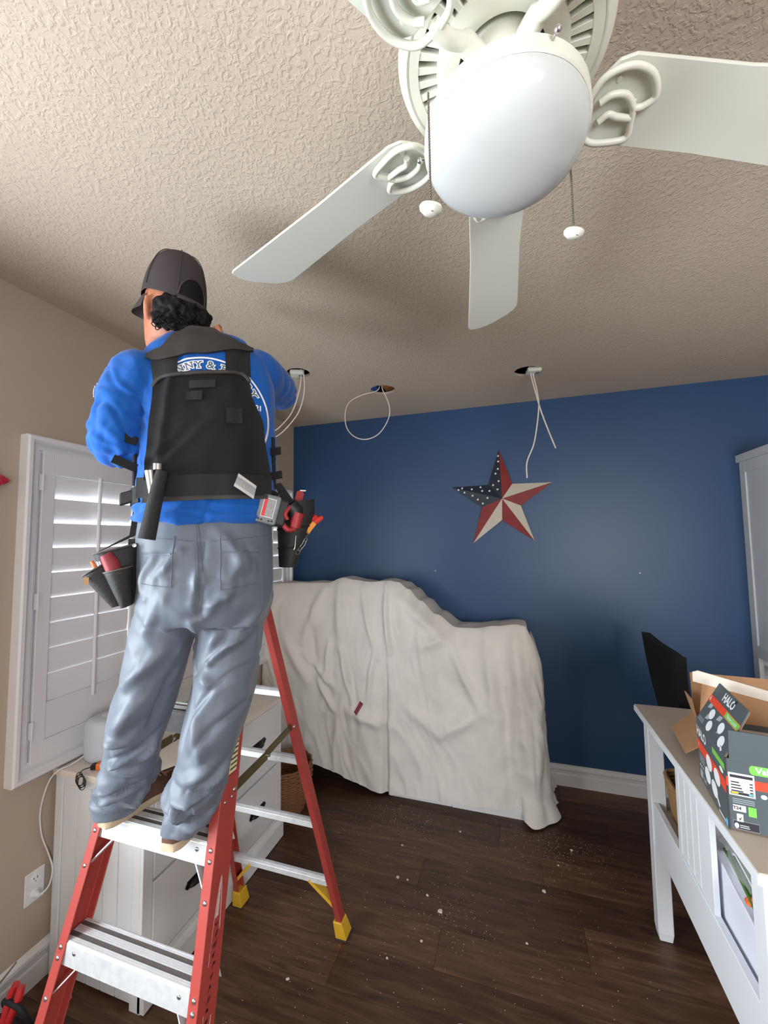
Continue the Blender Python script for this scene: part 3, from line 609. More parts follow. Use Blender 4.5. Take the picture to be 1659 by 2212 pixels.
# ================================================================== DROP CLOTH over the furniture along the far wall
M_lin = mat('canvas_drop_cloth', srgb(222,218,213), 0.9, var=0.04, vscale=9, bump=0.10, bscale=700, bdist=0.0008, spec=0.15)
TOP = [(0.0,1.385),(0.30,1.395),(0.50,1.400),(0.635,1.440),(0.72,1.425),(0.85,1.412),(0.99,1.425),(1.06,1.415),(1.13,1.37),(1.22,1.29),(1.33,1.20),(1.47,1.118),(1.58,1.118),(1.72,1.140),(1.85,1.156),(1.93,1.145),(2.0,1.08)]
HEM = [(0.0,0.20),(0.25,0.17),(0.45,0.135),(0.60,0.100),(0.75,0.062),(0.90,0.030),(0.99,0.018),(1.02,0.030),(1.30,0.030),(1.55,0.040),(1.75,0.052),(1.86,0.034),(1.92,0.012),(2.06,0.010)]
XE, YFR, YRG = 1.985, -0.475, -0.36
def cloth_front(u, v):
    """u along the plan line: left wall -> front -> round the right corner -> far wall; v from ridge to hem"""
    Lf = 1.90; Lc = 0.16; Ls = 0.36; s = u*(Lf+Lc+Ls)
    if s < Lf: x = 0.01+s; bx, by, nx, ny = x, YFR, 0.0, -1.0; tx, ty = x, YRG
    elif s < Lf+Lc:
        t = (s-Lf)/Lc*PI/2; cx, cy, r = 0.01+Lf, YFR+0.10, 0.10
        bx, by, nx, ny = cx+r*sin(t), cy-r*cos(t), sin(t), -cos(t); tx, ty = 0.01+Lf+0.035*sin(t), YRG+0.02*(1-cos(t))
    else:
        q = (s-Lf-Lc)/Ls; bx, by, nx, ny = 0.01+Lf+0.10, YFR+0.10+q*(-0.02-YFR-0.10), 1.0, -0.1; tx, ty = 0.01+Lf+0.035, YRG+0.02+q*(-0.03-YRG-0.02)
    X = min(bx, 2.02)
    h = interp(TOP, tx); hem = interp(HEM, bx)
    if s > Lf: h = lerp(interp(TOP, 0.01+Lf), 1.02, min(1, (s-Lf)/Lc*0.8))+0.03*(s-Lf-Lc > 0)*(s-Lf-Lc)/Ls
    # section: rounded shoulder, then hang
    k = min(1.0, v/0.22); e = sin(k*PI/2)**0.8
    x = lerp(tx, bx, e*0.86+0.14*v); y = lerp(ty, by, e*0.80+0.20*v); z = lerp(h, hem, v) if v > 0.0 else h
    z = h-(h-hem)*(v**1.05)
    # folds
    d = 0.0
    w = noise.noise(V3((s*1.7, v*1.3, 3.1)))
    fade = min(1, v*3.0)
    d += 0.022*fade*noise.noise(V3((s*5.5+w*1.5, v*1.4, 0.7)))+0.012*fade*(0.5-abs(noise.noise(V3((s*9+w*4+v*2.0, v*4-s*1.5, 4.4))))*1.6)
    d += 0.010*fade*(0.4-abs(noise.noise(V3((s*15+w*5-v*3, v*7+s*2, 5.1))))*1.5)
    def ridge(x0, z0, x1, z1, wd, amp):
        ax, az = bx-x0, z-z0; ex, ez = x1-x0, z1-z0; L2 = ex*ex+ez*ez; t = max(0, min(1, (ax*ex+az*ez)/L2)); dd = math.hypot(ax-ex*t, az-ez*t)
        return 1.45*amp*math.exp(-(dd/(wd*0.68))**2)*(0.35+0.65*sin(PI*min(1, max(0.05, t))))
    if s < Lf+0.02:
        for R_ in ((0.50,1.36,0.36,0.98,0.05,0.030), (0.63,1.40,0.66,0.95,0.055,0.028), (0.80,1.38,0.93,0.90,0.035,0.022), (0.98,1.40,1.02,0.95,0.030,0.035), (1.03,1.36,1.12,0.92,0.05,0.020),
                   (1.10,1.30,1.40,1.04,0.06,0.030), (1.42,1.07,1.20,0.98,0.05,0.020), (1.45,0.98,1.62,0.62,0.05,0.026), (1.62,0.62,1.35,0.45,0.07,0.030), (1.35,0.45,1.12,0.62,0.07,0.022), (0.36,0.90,0.62,0.66,0.04,0.024),
                   (0.66,0.95,0.74,0.60,0.035,0.030), (0.76,0.60,0.70,0.90,0.03,-0.018), (0.90,0.92,0.86,0.62,0.03,0.022), (0.72,0.52,1.00,0.46,0.06,0.030), (1.66,1.10,1.70,0.60,0.05,0.022), (1.84,1.06,1.90,0.25,0.06,0.034), (1.76,0.90,1.80,0.05,0.05,-0.020), (0.40,1.20,0.47,0.60,0.045,-0.022), (0.56,1.0,0.54,0.7,0.03,0.026), (0.46,0.74,0.60,0.52,0.03,0.028), (1.22,1.10,1.26,0.80,0.04,0.018), (0.20,1.0,0.40,0.72,0.06,0.030)): d += ridge(*R_)
        # one cloth laps over the other at x = 1.0
        g = (bx-1.0)
        d += fade*(0.020 if g > 0 else -0.004)*math.exp(-abs(g)/0.05)*min(1, v*1.6)
        if v > 0.35: d -= 0.045*math.exp(-((bx-0.985)/0.020)**2)*min(1, (v-0.35)*4)
    if s >= Lf-0.1: d += 0.016*sin(s*38+v*5)*v**1.2*fade
    if v > 0.90 and bx > 1.86: d += 0.05*(v-0.90)/0.1
    d += 0.020*(v > 0.55)*sin(min(1, (v-0.55)/0.45)*PI/2)*noise.noise(V3((s*3.1, 2.2, 9.0)))
    x += nx*d; y += ny*d
    return V3((x, min(y, -0.012), max(z, 0.006)))
def cloth_top(u, v):
    Lf = 1.90; x = 0.01+u*(Lf+0.03)
    p = cloth_front(min(1, (x-0.01)/(1.90+0.16+0.36)), 0)
    if u > 0.985: p = V3((p.x, p.y, p.z))
    h = p.z+0.006*sin(x*21)*v*(1-v)*4-0.03*v*v+0.012*noise.noise(V3((x*7, v*3, 1)))*sin(PI*v)
    return V3((p.x, lerp(p.y, -0.015, v), h))
dc = tag(empty('drop_cloth', (1.0, -0.30, 0)), 'cream canvas drop cloth draped over furniture along the navy wall', 'drop cloth')
mb = MB(); mb.grid(cloth_front, 230, 120); mb.grid(cloth_top, 160, 16)
cl = mb.build('canvas', M_lin, dc, smooth=180, recalc=False)
CLV, CLF = mb.v, mb.f
bv = BVHTree.FromPolygons([V3(v) for v in mb.v], mb.f)
# red sewn label on the cloth
lx, lz = 0.795, 0.560
ax = V3((0.50, 0, 0.87)); ay = V3((-0.87, 0, 0.50))
lab = MB()
def on_cloth(p, lift=0.002):
    hit = bv.ray_cast(V3((p.x, -1.2, p.z)), V3((0,1,0))); q = hit[0] if hit[0] else V3((p.x,-0.5,p.z)); return q+V3((0,-lift,0))
def cloth_patch(name, a0, a1, b0, b1, m, lift):
    mb = MB(); mb.grid(lambda u, v: on_cloth(V3((lx,0,lz))+ax*lerp(a0,a1,u)+ay*lerp(b0,b1,v), lift), 6, 3); return mb.build(name, m, dc, recalc=False)
cloth_patch('sewn_label', -0.042, 0.042, -0.0145, 0.0145, mat('label_red', srgb(120,28,34), 0.7), 0.002)
for b0, b1 in ((-0.009,-0.004), (0.003,0.008)): cloth_patch('label_print', -0.034, 0.034, b0, b1, mat('label_pink', srgb(170,96,98), 0.7), 0.0028)
# furniture below the cloth
wc = tag(empty('low_cabinet', (1.46, -0.27, 0)), 'white low cabinet almost hidden by the canvas drop cloth', 'cabinet')
MB().box(1.02, 1.88, -0.40, -0.02, 0.06, 0.98).build('carcass', M_cab, wc, bevel=0.003)
MB().box(1.005, 1.42, -0.452, -0.03, 0.0, 0.085).build('plinth', M_cab, wc, bevel=0.002)
MB().box(1.422, 1.905, -0.455, -0.03, 0.0, 0.075).build('plinth', M_cab, wc, bevel=0.002)
dk = tag(empty('covered_desk', (0.5, -0.22, 0)), 'desk wholly covered by the left half of the drop cloth with a dark kneehole below', 'desk')
MB().box(0.03, 1.00, -0.36, -0.02, 0.72, 0.75).build('desk_top', M_cab, dk, bevel=0.003)
MB().box(0.03, 0.06, -0.38, -0.03, 0.0, 0.72).build('side_panel', M_cab, dk); MB().box(0.975, 1.0, -0.38, -0.03, 0.0, 0.72).build('side_panel', M_cab, dk)
MB().box(0.06, 0.96, -0.30, -0.03, 0.752, 1.33).build('hutch', M_cab, dk, bevel=0.003)
# wicker basket beyond the cabinet
bk = tag(empty('wicker_basket', (0.40, -0.76, 0)), 'brown wicker basket on the floor behind the white drawer cabinet', 'basket')
M_wick = mat('wicker', srgb(128,88,54), 0.8, var=0.25, vscale=60)
bR = lambda h: 0.105+0.055*sin(PI*(h/0.30)*0.62)
for k in range(20):
    h = 0.008+k*0.0145
    MB().tube([V3((0.40+(bR(h)+0.004*(1 if (j+k)%2 else -1))*cos(2*PI*j/32), -0.76+(bR(h)+0.004*(1 if (j+k)%2 else -1))*sin(2*PI*j/32), h)) for j in range(32)], 0.0075, 6, closed=True).build('weave_strand', M_wick, bk, smooth=60)
MB().lathe([(0.0,0.0),(0.104,0.0),(0.104,0.006),(0.0,0.006)], (0.40,-0.76,0), 24).build('basket_base', M_wick, bk)

# ================================================================== WORK TABLE (right)
M_ttop = mat('table_top_greige', srgb(200,188,174), 0.5, var=0.04, vscale=7)
M_tbl = mat('table_white', srgb(228,232,238), 0.42, var=0.01)
TX0, TX1, TY0, TY1, TZ = 2.368, 3.12, -1.952, -0.935, 0.930
tb = tag(empty('work_table', ((TX0+TX1)/2, (TY0+TY1)/2, 0)), 'white counter-height work table with a lower shelf and a beadboard cubby', 'table')
MB().box(TX0+0.004, TX1-0.004, TY0+0.004, TY1-0.004, TZ-0.004, TZ).build('top_surface', M_ttop, tb)
MB().box(TX0, TX1, TY0, TY1, TZ-0.030, TZ-0.004).build('top_board', M_tbl, tb, bevel=0.003)
LW = 0.058; IX0, IY0, IX1, IY1 = TX0+0.018, TY0+0.020, TX1-0.018, TY1-0.075
for (lx_, ly_) in ((IX0, IY0), (IX0, IY1-LW), (IX1-LW, IY0), (IX1-LW, IY1-LW)):
    MB().hexa([(lx_+0.005,ly_+0.005,0), (lx_+LW-0.005,ly_+0.005,0), (lx_+LW-0.005,ly_+LW-0.005,0), (lx_+0.005,ly_+LW-0.005,0), (lx_+0.0,ly_,0.035), (lx_+LW,ly_,0.035), (lx_+LW,ly_+LW,0.035), (lx_,ly_+LW,0.035)]).box(lx_, lx_+LW, ly_, ly_+LW, 0.035, TZ-0.030).build('leg', M_tbl, tb, bevel=0.003)
SZ = 0.560         # lower shelf
for xx in (IX0+0.006, IX1-0.028): MB().box(xx, xx+0.022, IY0+LW, IY1-LW, SZ-0.165, SZ+0.008).build('side_rail', M_tbl, tb, bevel=0.002)
for yy in (IY0+0.006, IY1-0.028): MB().box(IX0+LW, IX1-LW, yy, yy+0.022, SZ-0.165, SZ+0.008).build('end_rail', M_tbl, tb, bevel=0.002)
MB().box(IX0+0.028, IX1-0.028, IY0+0.028, IY1-0.028, SZ-0.040, SZ-0.022).build('shelf', M_ttop, tb, bevel=0.001)
# beadboard cubby wall between shelf and top
by0, by1 = -1.622, -1.345
MB().box(IX0+0.010, IX0+0.026, by0, by0+0.045, SZ+0.008, TZ-0.030).build('cubby_stile', M_tbl, tb, bevel=0.0015)
MB().box(IX0+0.010, IX0+0.026, by1-0.030, by1, SZ+0.008, TZ-0.030).build('cubby_stile', M_tbl, tb, bevel=0.0015)
nbd = 4
for k in range(nbd):
    a = lerp(by0+0.045, by1-0.030, k/nbd); b = lerp(by0+0.045, by1-0.030, (k+1)/nbd)
    MB().box(IX0+0.012, IX0+0.022, a+0.0012, b-0.0012, SZ+0.008, TZ-0.030).build('bead_board', M_tbl, tb, bevel=0.002)
for yy in (by1-0.020,): MB().box(IX0+0.026, IX1-0.026, yy, yy+0.018, SZ-0.020, TZ-0.032).build('cubby_divider', M_tbl, tb)
# white storage bin with a wrapped bouquet on the shelf
bn = tag(empty('storage_bin', (2.56, -1.72, SZ-0.020)), 'white open storage bin on the lower shelf of the work table', 'bin')
bx0, bx1, by0_, by1_, bz = 2.424, 2.70, -1.885, -1.560, SZ-0.0215
w = 0.006; hgt = 0.186
M_bin = mat('bin_white', srgb(224,228,240), 0.5)
hn = 0.122      # the near end is cut lower
for xx in (bx0, bx1-w): MB().prism([(xx,by0_,bz), (xx,by1_,bz), (xx,by1_,bz+hgt), (xx,by1_-0.02,bz+hgt), (xx,by0_,bz+hn)], (w,0,0)).build('bin_wall', M_bin, bn, bevel=0.0015)
MB().box(bx0+w, bx1-w, by0_, by0_+w, bz, bz+hn).build('bin_wall', M_bin, bn, bevel=0.0015); MB().box(bx0+w, bx1-w, by1_-w, by1_, bz, bz+hgt).build('bin_wall', M_bin, bn, bevel=0.0015)
MB().box(bx0+w, bx1-w, by0_+w, by1_-w, bz, bz+0.005).build('bin_floor', MATS['bin_white'], bn)
bq = tag(empty('bouquet', (2.47, -1.70, bz+0.12)), 'orange and red artificial bouquet with green stems in clear wrap inside the bin', 'bouquet')
M_stem = mat('stem_green', srgb(74,110,50), 0.6, var=0.2, vscale=30)
random.seed(3)
for k in range(7):
    o = random.uniform(-0.02, 0.02); q = random.uniform(-0.015, 0.015)
    MB().tube(bez([(2.462+o*0.9, -1.585+q*0.3, bz+0.200+q*0.6), (2.458+o*0.9, -1.67, bz+0.188+q*0.6), (2.456+o*0.8, -1.755, bz+0.160+q*0.6)], 8), 0.0035, 6).build('stem', M_stem, bq, smooth=60)
for k, (dx, dy, dz, r_, c) in enumerate(((0,0,0,0.022,'o'), (0.030,-0.012,-0.004,0.024,'r'), (0.002,-0.038,-0.016,0.022,'r'), (0.034,0.026,-0.01,0.02,'o'))):
    bl = MB(); cc = V3((2.454+dx, -1.728+dy, bz+0.160+dz))
    for q in range(14):
        t = q*2.4; el = (q/14)*1.3; dv = V3((cos(t)*cos(el), sin(t)*cos(el), sin(el)*0.9)); bl.ball(cc+dv*r_*0.6, r_*0.5, 8, 6, (1,1,0.7))
    bl.build('bloom', mat('bloom_orange', srgb(232,110,44), 0.6) if c == 'o' else mat('bloom_red', srgb(196,54,38), 0.6), bq, smooth=60)
mb = MB(); mb.grid(lambda u, v: V3((2.436+0.085*u+0.006*sin(v*9), lerp(-1.570, -1.74, v), bz+0.236-0.030*v-0.03*abs(u-0.5)+0.006*sin(u*11+v*7))), 14, 12)
mb.build('clear_wrap', mat('clear_wrap', (0.9,0.92,0.94,1), 0.12, alpha=0.22, bump=0.3, bscale=30), bq, smooth=180, recalc=False)
# woven basket on the far part of the shelf
b2 = tag(empty('shelf_basket', (2.56, -1.165, SZ-0.02)), 'tan woven basket with dark lining on the far end of the table shelf', 'basket')
M_wk2 = mat('tan_wicker', srgb(150,116,76), 0.8, var=0.25, vscale=70)
for k in range(12):
    h = 0.006+k*0.015; hx, hy = 0.105+h*0.14, 0.085+h*0.12
    MB().tube([V3((2.56+math.copysign(abs(cos(t))**0.45, cos(t))*hx, -1.165+math.copysign(abs(sin(t))**0.45, sin(t))*hy, SZ-0.0215+h)) for t in [2*PI*j/36 for j in range(36)]], 0.0078, 6, closed=True).build('weave_strand', M_wk2, b2, smooth=60)
MB().box(2.46, 2.66, -1.245, -1.085, SZ-0.0215, SZ+0.13).build('lining', mat('dark_lining', srgb(40,26,22), 0.9), b2, bevel=0.02)

# ================================================================== OFFICE CHAIR beyond the table
ch = tag(empty('office_chair', (2.78, -0.52, 0)), 'black office chair with a curved backrest beyond the work table', 'chair')
M_fab = mat('black_mesh_fabric', srgb(8,9,13), 0.9, bump=0.2, bscale=300)
def backpt(u, v):     # u along y (far to near), v up
    y = lerp(-0.36, -0.88, u); z = lerp(0.58, 1.105, v)
    shr = 1-0.50*(1-v)**1.1; yc = -0.66; y = yc+(y-yc)*shr
    z += 0.045*(abs(u-0.5)*2)**3*v
    return V3((2.585-0.02*v+0.055*(1-(2*u-1)**2)+0.05*(1-v)**2, y, z))
mb = MB(); mb.grid(lambda u, v: backpt(u, v), 20, 16); mb.grid(lambda u, v: backpt(1-u, v)+V3((0.045,0,-0.004)), 20, 16)
edge = [(i/20, 0) for i in range(21)]+[(1, j/16) for j in range(1,17)]+[(1-i/20, 1) for i in range(1,21)]+[(0, 1-j/16) for j in range(1,16)]
ep = [backpt(u, v) for u, v in edge]; n = len(ep)
mb.add(ep+[p+V3((0.045,0,-0.004)) for p in ep], [(i, (i+1)%n, n+(i+1)%n, n+i) for i in range(n)])
mb.build('backrest', M_fab, ch, smooth=50)
MB().box(2.66, 3.05, -0.78, -0.34, 0.44, 0.51).build('seat', M_fab, ch, bevel=0.03, seg=3)
MB().tube(bez([(2.64,-0.56,0.66), (2.66,-0.56,0.48), (2.80,-0.56,0.42)], 8), 0.022, 10).build('back_stem', M_black, ch, smooth=60)
for yy in (-0.30, -0.82):
    MB().tube(bez([(2.80,yy,0.45), (2.76,yy,0.60), (2.74,yy,0.66)], 8), 0.016, 8).obox((2.82,yy,0.675), (1,0,0), (0,1,0), (0,0,1), 0.12, 0.035, 0.015).build('armrest', M_black, ch, smooth=40)
MB().cyl((2.85,-0.56,0.09), (2.85,-0.56,0.44), 0.026, n=16).build('gas_column', M_black, ch, smooth=40)
for k in range(5):
    a = 2*PI*k/5+0.3; e = V3((2.85+0.27*cos(a), -0.56+0.27*sin(a), 0.075))
    MB().tube([(2.85,-0.56,0.105), e], [0.026,0.016], 8).build('base_arm', M_black, ch, smooth=40)
    MB().lathe([(0.0,-0.012),(0.026,-0.012),(0.028,0.0),(0.026,0.012),(0.0,0.012)], e+V3((0,0,-0.046)), 16, (-sin(a),cos(a),0)).cyl(e+V3((0,0,-0.03)), e, 0.008, n=8).build('caster', M_black, ch, smooth=40)

# ================================================================== TALL WHITE CABINET in the far corner
tc_ = tag(empty('tall_cabinet', (3.66, -0.22, 0)), 'tall white bookcase cabinet standing against the navy wall at the right edge', 'cabinet')
KX0, KX1, KY0 = 3.262, 4.06, -0.42
MB().box(KX0-0.018, KX1+0.02, KY0-0.02, -0.001, 2.185, 2.232).build('crown', M_cab, tc_, bevel=0.003)
MB().box(KX0+0.008, KX0+0.022, KY0+0.06, -0.06, 1.00, 2.12).build('side_panel', M_cab, tc_)
for (a, b, c, d) in ((KY0,KY0+0.065,0.0,2.185), (-0.062,-0.002,0.0,2.185), (KY0+0.065,-0.062,2.115,2.185), (KY0+0.065,-0.062,0.965,1.04), (KY0+0.065,-0.062,0.0,0.10)): MB().box(KX0, KX0+0.024, a, b, c, d).build('side_frame', M_cab, tc_, bevel=0.002)
MB().box(KX1-0.024, KX1, KY0, -0.002, 0.0, 2.185).build('far_side', M_cab, tc_)
MB().box(KX0+0.024, KX1-0.024, -0.014, -0.002, 0.0, 2.185).build('back_board', M_cab, tc_)
for zz in (0.10, 0.36, 0.62, 0.79, 0.90, 0.985, 1.38, 1.78, 2.165): MB().box(KX0+0.024, KX1-0.024, KY0+0.03, -0.014, zz-0.009, zz+0.009).build('shelf', M_cab, tc_)
for a, b in ((KX0+0.026, (KX0+KX1)/2-0.002), ((KX0+KX1)/2+0.002, KX1-0.026)): MB().box(a, b, KY0-0.001, KY0+0.019, 1.04, 2.11).build('cabinet_door', M_cab, tc_, bevel=0.002)

# ================================================================== METAL STAR on the navy wall
star = tag(empty('metal_star', (1.785, -0.004, 1.65)), 'red, white and navy flag-painted metal star hanging on the navy wall', 'star decoration')
SCN = V3((1.785, -0.062, 2.012))
tips = [V3((1.773,-0.006,2.392)), V3((2.137,-0.006,2.121)), V3((2.003,-0.006,1.696)), V3((1.562,-0.006,1.684)), V3((1.404,-0.006,2.121))]
c0 = sum(tips, V3())/5
inn = [c0+((tips[i]+tips[(i+1)%5])/2-c0)*0.475 for i in range(5)]
for q in inn: q.y = -0.020
M_sr = mat('star_red', srgb(128,36,34), 0.55, var=0.12, vscale=18); M_sw = mat('star_cream', srgb(196,188,174), 0.6, var=0.05, vscale=14); M_sn = mat('star_navy', srgb(22,32,48), 0.5)
facet = [('n','r'), ('w','r'), ('w','r'), ('w','r'), ('n','n')]   # (left half, right half) clockwise: half before the ridge, half after
for i in range(5):
    prev, nxt = inn[i-1], inn[i]
    for half, (q, c) in enumerate(((prev, facet[i][0]), (nxt, facet[i][1]))):
        if i in (1, 2, 3): c = ('w', 'r')[half]
        m = {'n': M_sn, 'r': M_sr, 'w': M_sw}[c]
        # subdivide so that the painted edge may wobble
        MB().prism([SCN, tips[i], q], V3((0,0.003,0))).build('facet', m, star)
random.seed(5)
def star_dot(p, r=0.011):
    pts = [V3((p.x+(r if k%2==0 else r*0.45)*sin(2*PI*k/10), p.y, p.z+(r if k%2==0 else r*0.45)*cos(2*PI*k/10))) for k in range(10)]
    MB().prism(pts, V3((0,-0.0015,0))).build('painted_star', M_white, star)
def tri_pt(a, b, c, u, v):
    p = a+(b-a)*u+(c-a)*v; return p+V3((0,-0.0005,0))
for (tp, q, L_) in ((tips[0], inn[4], ((0.10,0.30),(0.30,0.18),(0.40,0.38),(0.55,0.18),(0.72,0.12),(0.10,0.62),(0.84,0.10))), (tips[4], inn[4], ((0.12,0.45),(0.30,0.30),(0.25,0.62),(0.52,0.24),(0.74,0.14))), (tips[4], inn[3], ((0.20,0.20),(0.28,0.48),(0.46,0.28),(0.10,0.70),(0.66,0.18),(0.82,0.08)))):
    for u, v in L_:
        # facet point nearest the viewer
        star_dot(tri_pt(SCN, tp, q, u, v), 0.0100)
for (nx, nz, lb_) in ((1.262,1.470,'small white screw head in the navy wall left of the star'), (2.668,1.470,'small white screw head in the navy wall near the tall cabinet')):
    tag(MB().lathe([(0.0045,0),(0.004,0.002),(0.0,0.003)], (nx,0,nz), 12, (0,-1,0)).build('screw_head', M_white, smooth=60), lb_, 'screw')

# ================================================================== RED FLOWER on the left wall
fl_ = tag(empty('wall_flower', (0, -2.195, 1.90)), 'dark red artificial flower hanging on the beige wall at the left edge', 'flower')
M_pet = mat('petal_red', srgb(170,24,44), 0.6, var=0.2, vscale=60)
random.seed(9)
for k in range(26):
    a = random.uniform(0, 2*PI); r_ = random.uniform(0.005, 0.028); c = V3((0.022+random.uniform(0,0.02), -2.190+r_*cos(a), 1.955+r_*1.1*sin(a)))
    u = V3((random.uniform(0.3,1), cos(a), sin(a))).normalized(); w_ = u.cross(V3((1,0.2,0.1))).normalized(); nn = u.cross(w_)
    MB().loft([[c+u*0.018*cos(t)*s+w_*0.013*sin(t)*s+nn*(0.004*s*s-0.002*(1-s)) for t in [2*PI*j/10 for j in range(10)]] for s in (0.05,0.5,1.0)], caps=False).build('petal', M_pet, fl_, smooth=60)
MB().tube(bez([(0.004,-2.195,2.06), (0.010,-2.195,2.00), (0.018,-2.19,1.955)], 8), 0.003, 6).build('stem', M_stem, fl_)
# ================================================================== LIGHT-FITTING CARTON on the table
M_card = mat('grey_printed_card', srgb(78,88,94), 0.6, var=0.03, vscale=20)
M_brown = mat('brown_cardboard', srgb(168,128,92), 0.8, var=0.06, vscale=25)
M_cream = mat('pale_card', srgb(214,206,196), 0.7)
M_pw = mat('print_white', srgb(236,240,244), 0.55); M_po = mat('print_orange', srgb(228,72,44), 0.55); M_pg = mat('print_green', srgb(120,196,84), 0.55); M_pk = mat('print_dark', srgb(44,42,54), 0.55); M_pgr = mat('print_grey', srgb(168,178,182), 0.55); M_pb = mat('print_blue', srgb(96,190,236), 0.55); M_pyel = mat('print_yellow', srgb(240,200,70), 0.55)
hb = tag(empty('light_carton', (2.50, -1.66, TZ)), 'open dark grey light-fitting carton with orange band on the work table', 'box')
A = V3((2.378, -1.800, TZ+0.001)); B = V3((2.410, -1.535, TZ+0.001))     # near and far bottom corners of the left face
du = (B-A).normalized(); dl = (B-A).length; up = V3((0,0,1)); dw = V3((du.y, -du.x, 0)); BW, BH = 0.300, 0.185; th = 0.003
def wall(name, p, u, L_, h, n, m=M_card):
    return MB().prism([p, p+u*L_, p+u*L_+up*h, p+up*h], n*th).build(name, m, hb)
fl1 = wall('left_side', A, du, dl, BH, dw)
wall('front_side', A, dw, BW, BH, du)
wall('right_side', A+dw*BW, du, dl, BH, -dw)
wall('far_side', B, dw, BW, BH, -du)
MB().prism([A+V3((0,0,0.001)), B+V3((0,0,0.001)), B+dw*BW+V3((0,0,0.001)), A+dw*BW+V3((0,0,0.001))], up*th).build('bottom', M_brown, hb)
lin = dw*(th+0.0006)
MB().prism([A+lin+up*0.005, A+lin+du*dl+up*0.005, A+lin+du*dl+up*BH, A+lin+up*BH], dw*0.001).build('inner_liner', M_brown, hb)
# big left flap leaning inward, with tapered corners
fd = (up*0.80+dw*0.42).normalized(); FLH = 0.140
f0, f1, f2, f3 = A+up*BH+du*0.004, B+up*BH, B+up*BH+fd*FLH-du*0.012, A+up*BH+fd*FLH+du*0.02
fn = du.cross(fd)*-1.0
if fn.dot(dw) > 0: fn = -fn
lf = MB().prism([f0, f1, f2, f3], -fn*th).build('left_flap', M_card, hb)
MB().prism([f0-fn*(th+0.0004), f1-fn*(th+0.0004), f2-fn*(th+0.0004), f3-fn*(th+0.0004)], -fn*0.001).build('flap_lining', M_brown, hb)
# front flap standing straight up, notched at the corner
ff = MB().prism([A+up*BH+dw*0.010, A+up*BH+dw*BW, A+up*(BH+0.070)+dw*BW, A+up*(BH+0.074)+dw*0.012], du*th).build('front_flap', M_card, hb)
# far flap folded out, pale inside with a rounded tuck
tf0 = B+up*BH+du*0.002
td = (up*0.72+du*0.2).normalized()
wf = MB().prism([tf0+dw*0.010, tf0+dw*BW, tf0+dw*BW+td*0.060, tf0+dw*0.030+td*0.118], du*th).build('far_flap', M_brown, hb)
MB().prism([tf0+dw*0.004+td*0.112-du*0.001, tf0+dw*BW+td*0.056-du*0.001, tf0+dw*BW+td*0.084-du*0.001, tf0+dw*0.022+td*0.148-du*0.001, tf0+dw*0.006+td*0.142-du*0.001], du*(th+0.002)).build('tuck_edge', M_cream, wf)
# printing on the left face (2D: a along du from the near edge, b up)
uu = -du; org = B      # seen from the left, text runs from the far end to the near end
def face_print(name, pts, m, parent, o, ax_, ay_, n, lift):
    P = [V3(o)+ax_*a+ay_*b+n*lift for a, b in pts]
    return MB().add(P, [tuple(range(len(P)))]).build(name, m, parent, recalc=False)
def face_text(name, s, size, a, b, m, parent, o, ax_, ay_, n, lift, rot=0.0, off=0.0, sx=1.0):
    vs_, fs_ = text2d(s, size, off); P = [V3(o)+ax_*(a+(v[0]*sx)*cos(rot)-v[1]*sin(rot))+ay_*(b+(v[0]*sx)*sin(rot)+v[1]*cos(rot))+n*lift for v in vs_]
    return mesh_obj(name, P, fs_, m, parent, recalc=False, keep=True)
def ell(cx, cy, rx, ry, n=22): return [(cx+rx*cos(2*PI*i/n), cy+ry*sin(2*PI*i/n)) for i in range(n)]
nl = -dw
L1 = (fl1, B, uu, up, nl)
def pf(name, pts, m, lift=0.0006): face_print(name, pts, m, L1[0], L1[1], L1[2], L1[3], L1[4], lift)
pf('orange_band', [(0.0,0.092),(dl,0.092),(dl,0.124),(0.0,0.124)], M_po)
face_text('brand_lettering', 'HALO', 0.040, 0.050, 0.150, M_pw, *L1, 0.0010, 0, 0.0012, 0.9)
for cx, cy in ((0.118,0.098), (0.098,0.052), (0.190,0.094), (0.160,0.046)): pf('light_disc', ell(cx, cy, 0.0275, 0.0225), M_pw, 0.0009)
pf('driver_tab', [(0.178,0.030),(0.196,0.016),(0.206,0.022),(0.186,0.038)], M_pw, 0.0009)
pf('green_tag', [(0.158,0.148),(0.262,0.148),(0.262,0.166),(0.158,0.166)], M_pg)
pf('lumen_disc', ell(0.235,0.138,0.016,0.007), M_pw, 0.0010)
for k in range(4): pf('small_print', [(0.018,0.082-k*0.007),(0.072,0.082-k*0.007),(0.072,0.085-k*0.007),(0.018,0.085-k*0.007)], M_pgr)
for k in range(3): pf('dot_mark', ell(0.020+k*0.014, 0.047, 0.004, 0.004, 10), M_pw)
pf('small_drawing', [(0.012,0.010),(0.040,0.010),(0.046,0.034),(0.018,0.036)], M_pgr)
face_text('size_figures', '3 K', 0.020, 0.066, 0.016, M_pw, *L1, 0.0009)
pf('strip_print', [(0.190,0.004),(0.244,0.004),(0.244,0.009),(0.190,0.009)], M_pw)
pf('blue_mark', [(0.246,0.002),(0.262,0.002),(0.262,0.022),(0.246,0.018)], M_pb)
face_text('pack_figure', '6', 0.020, 0.016, 0.108, M_pw, *L1, 0.0010)
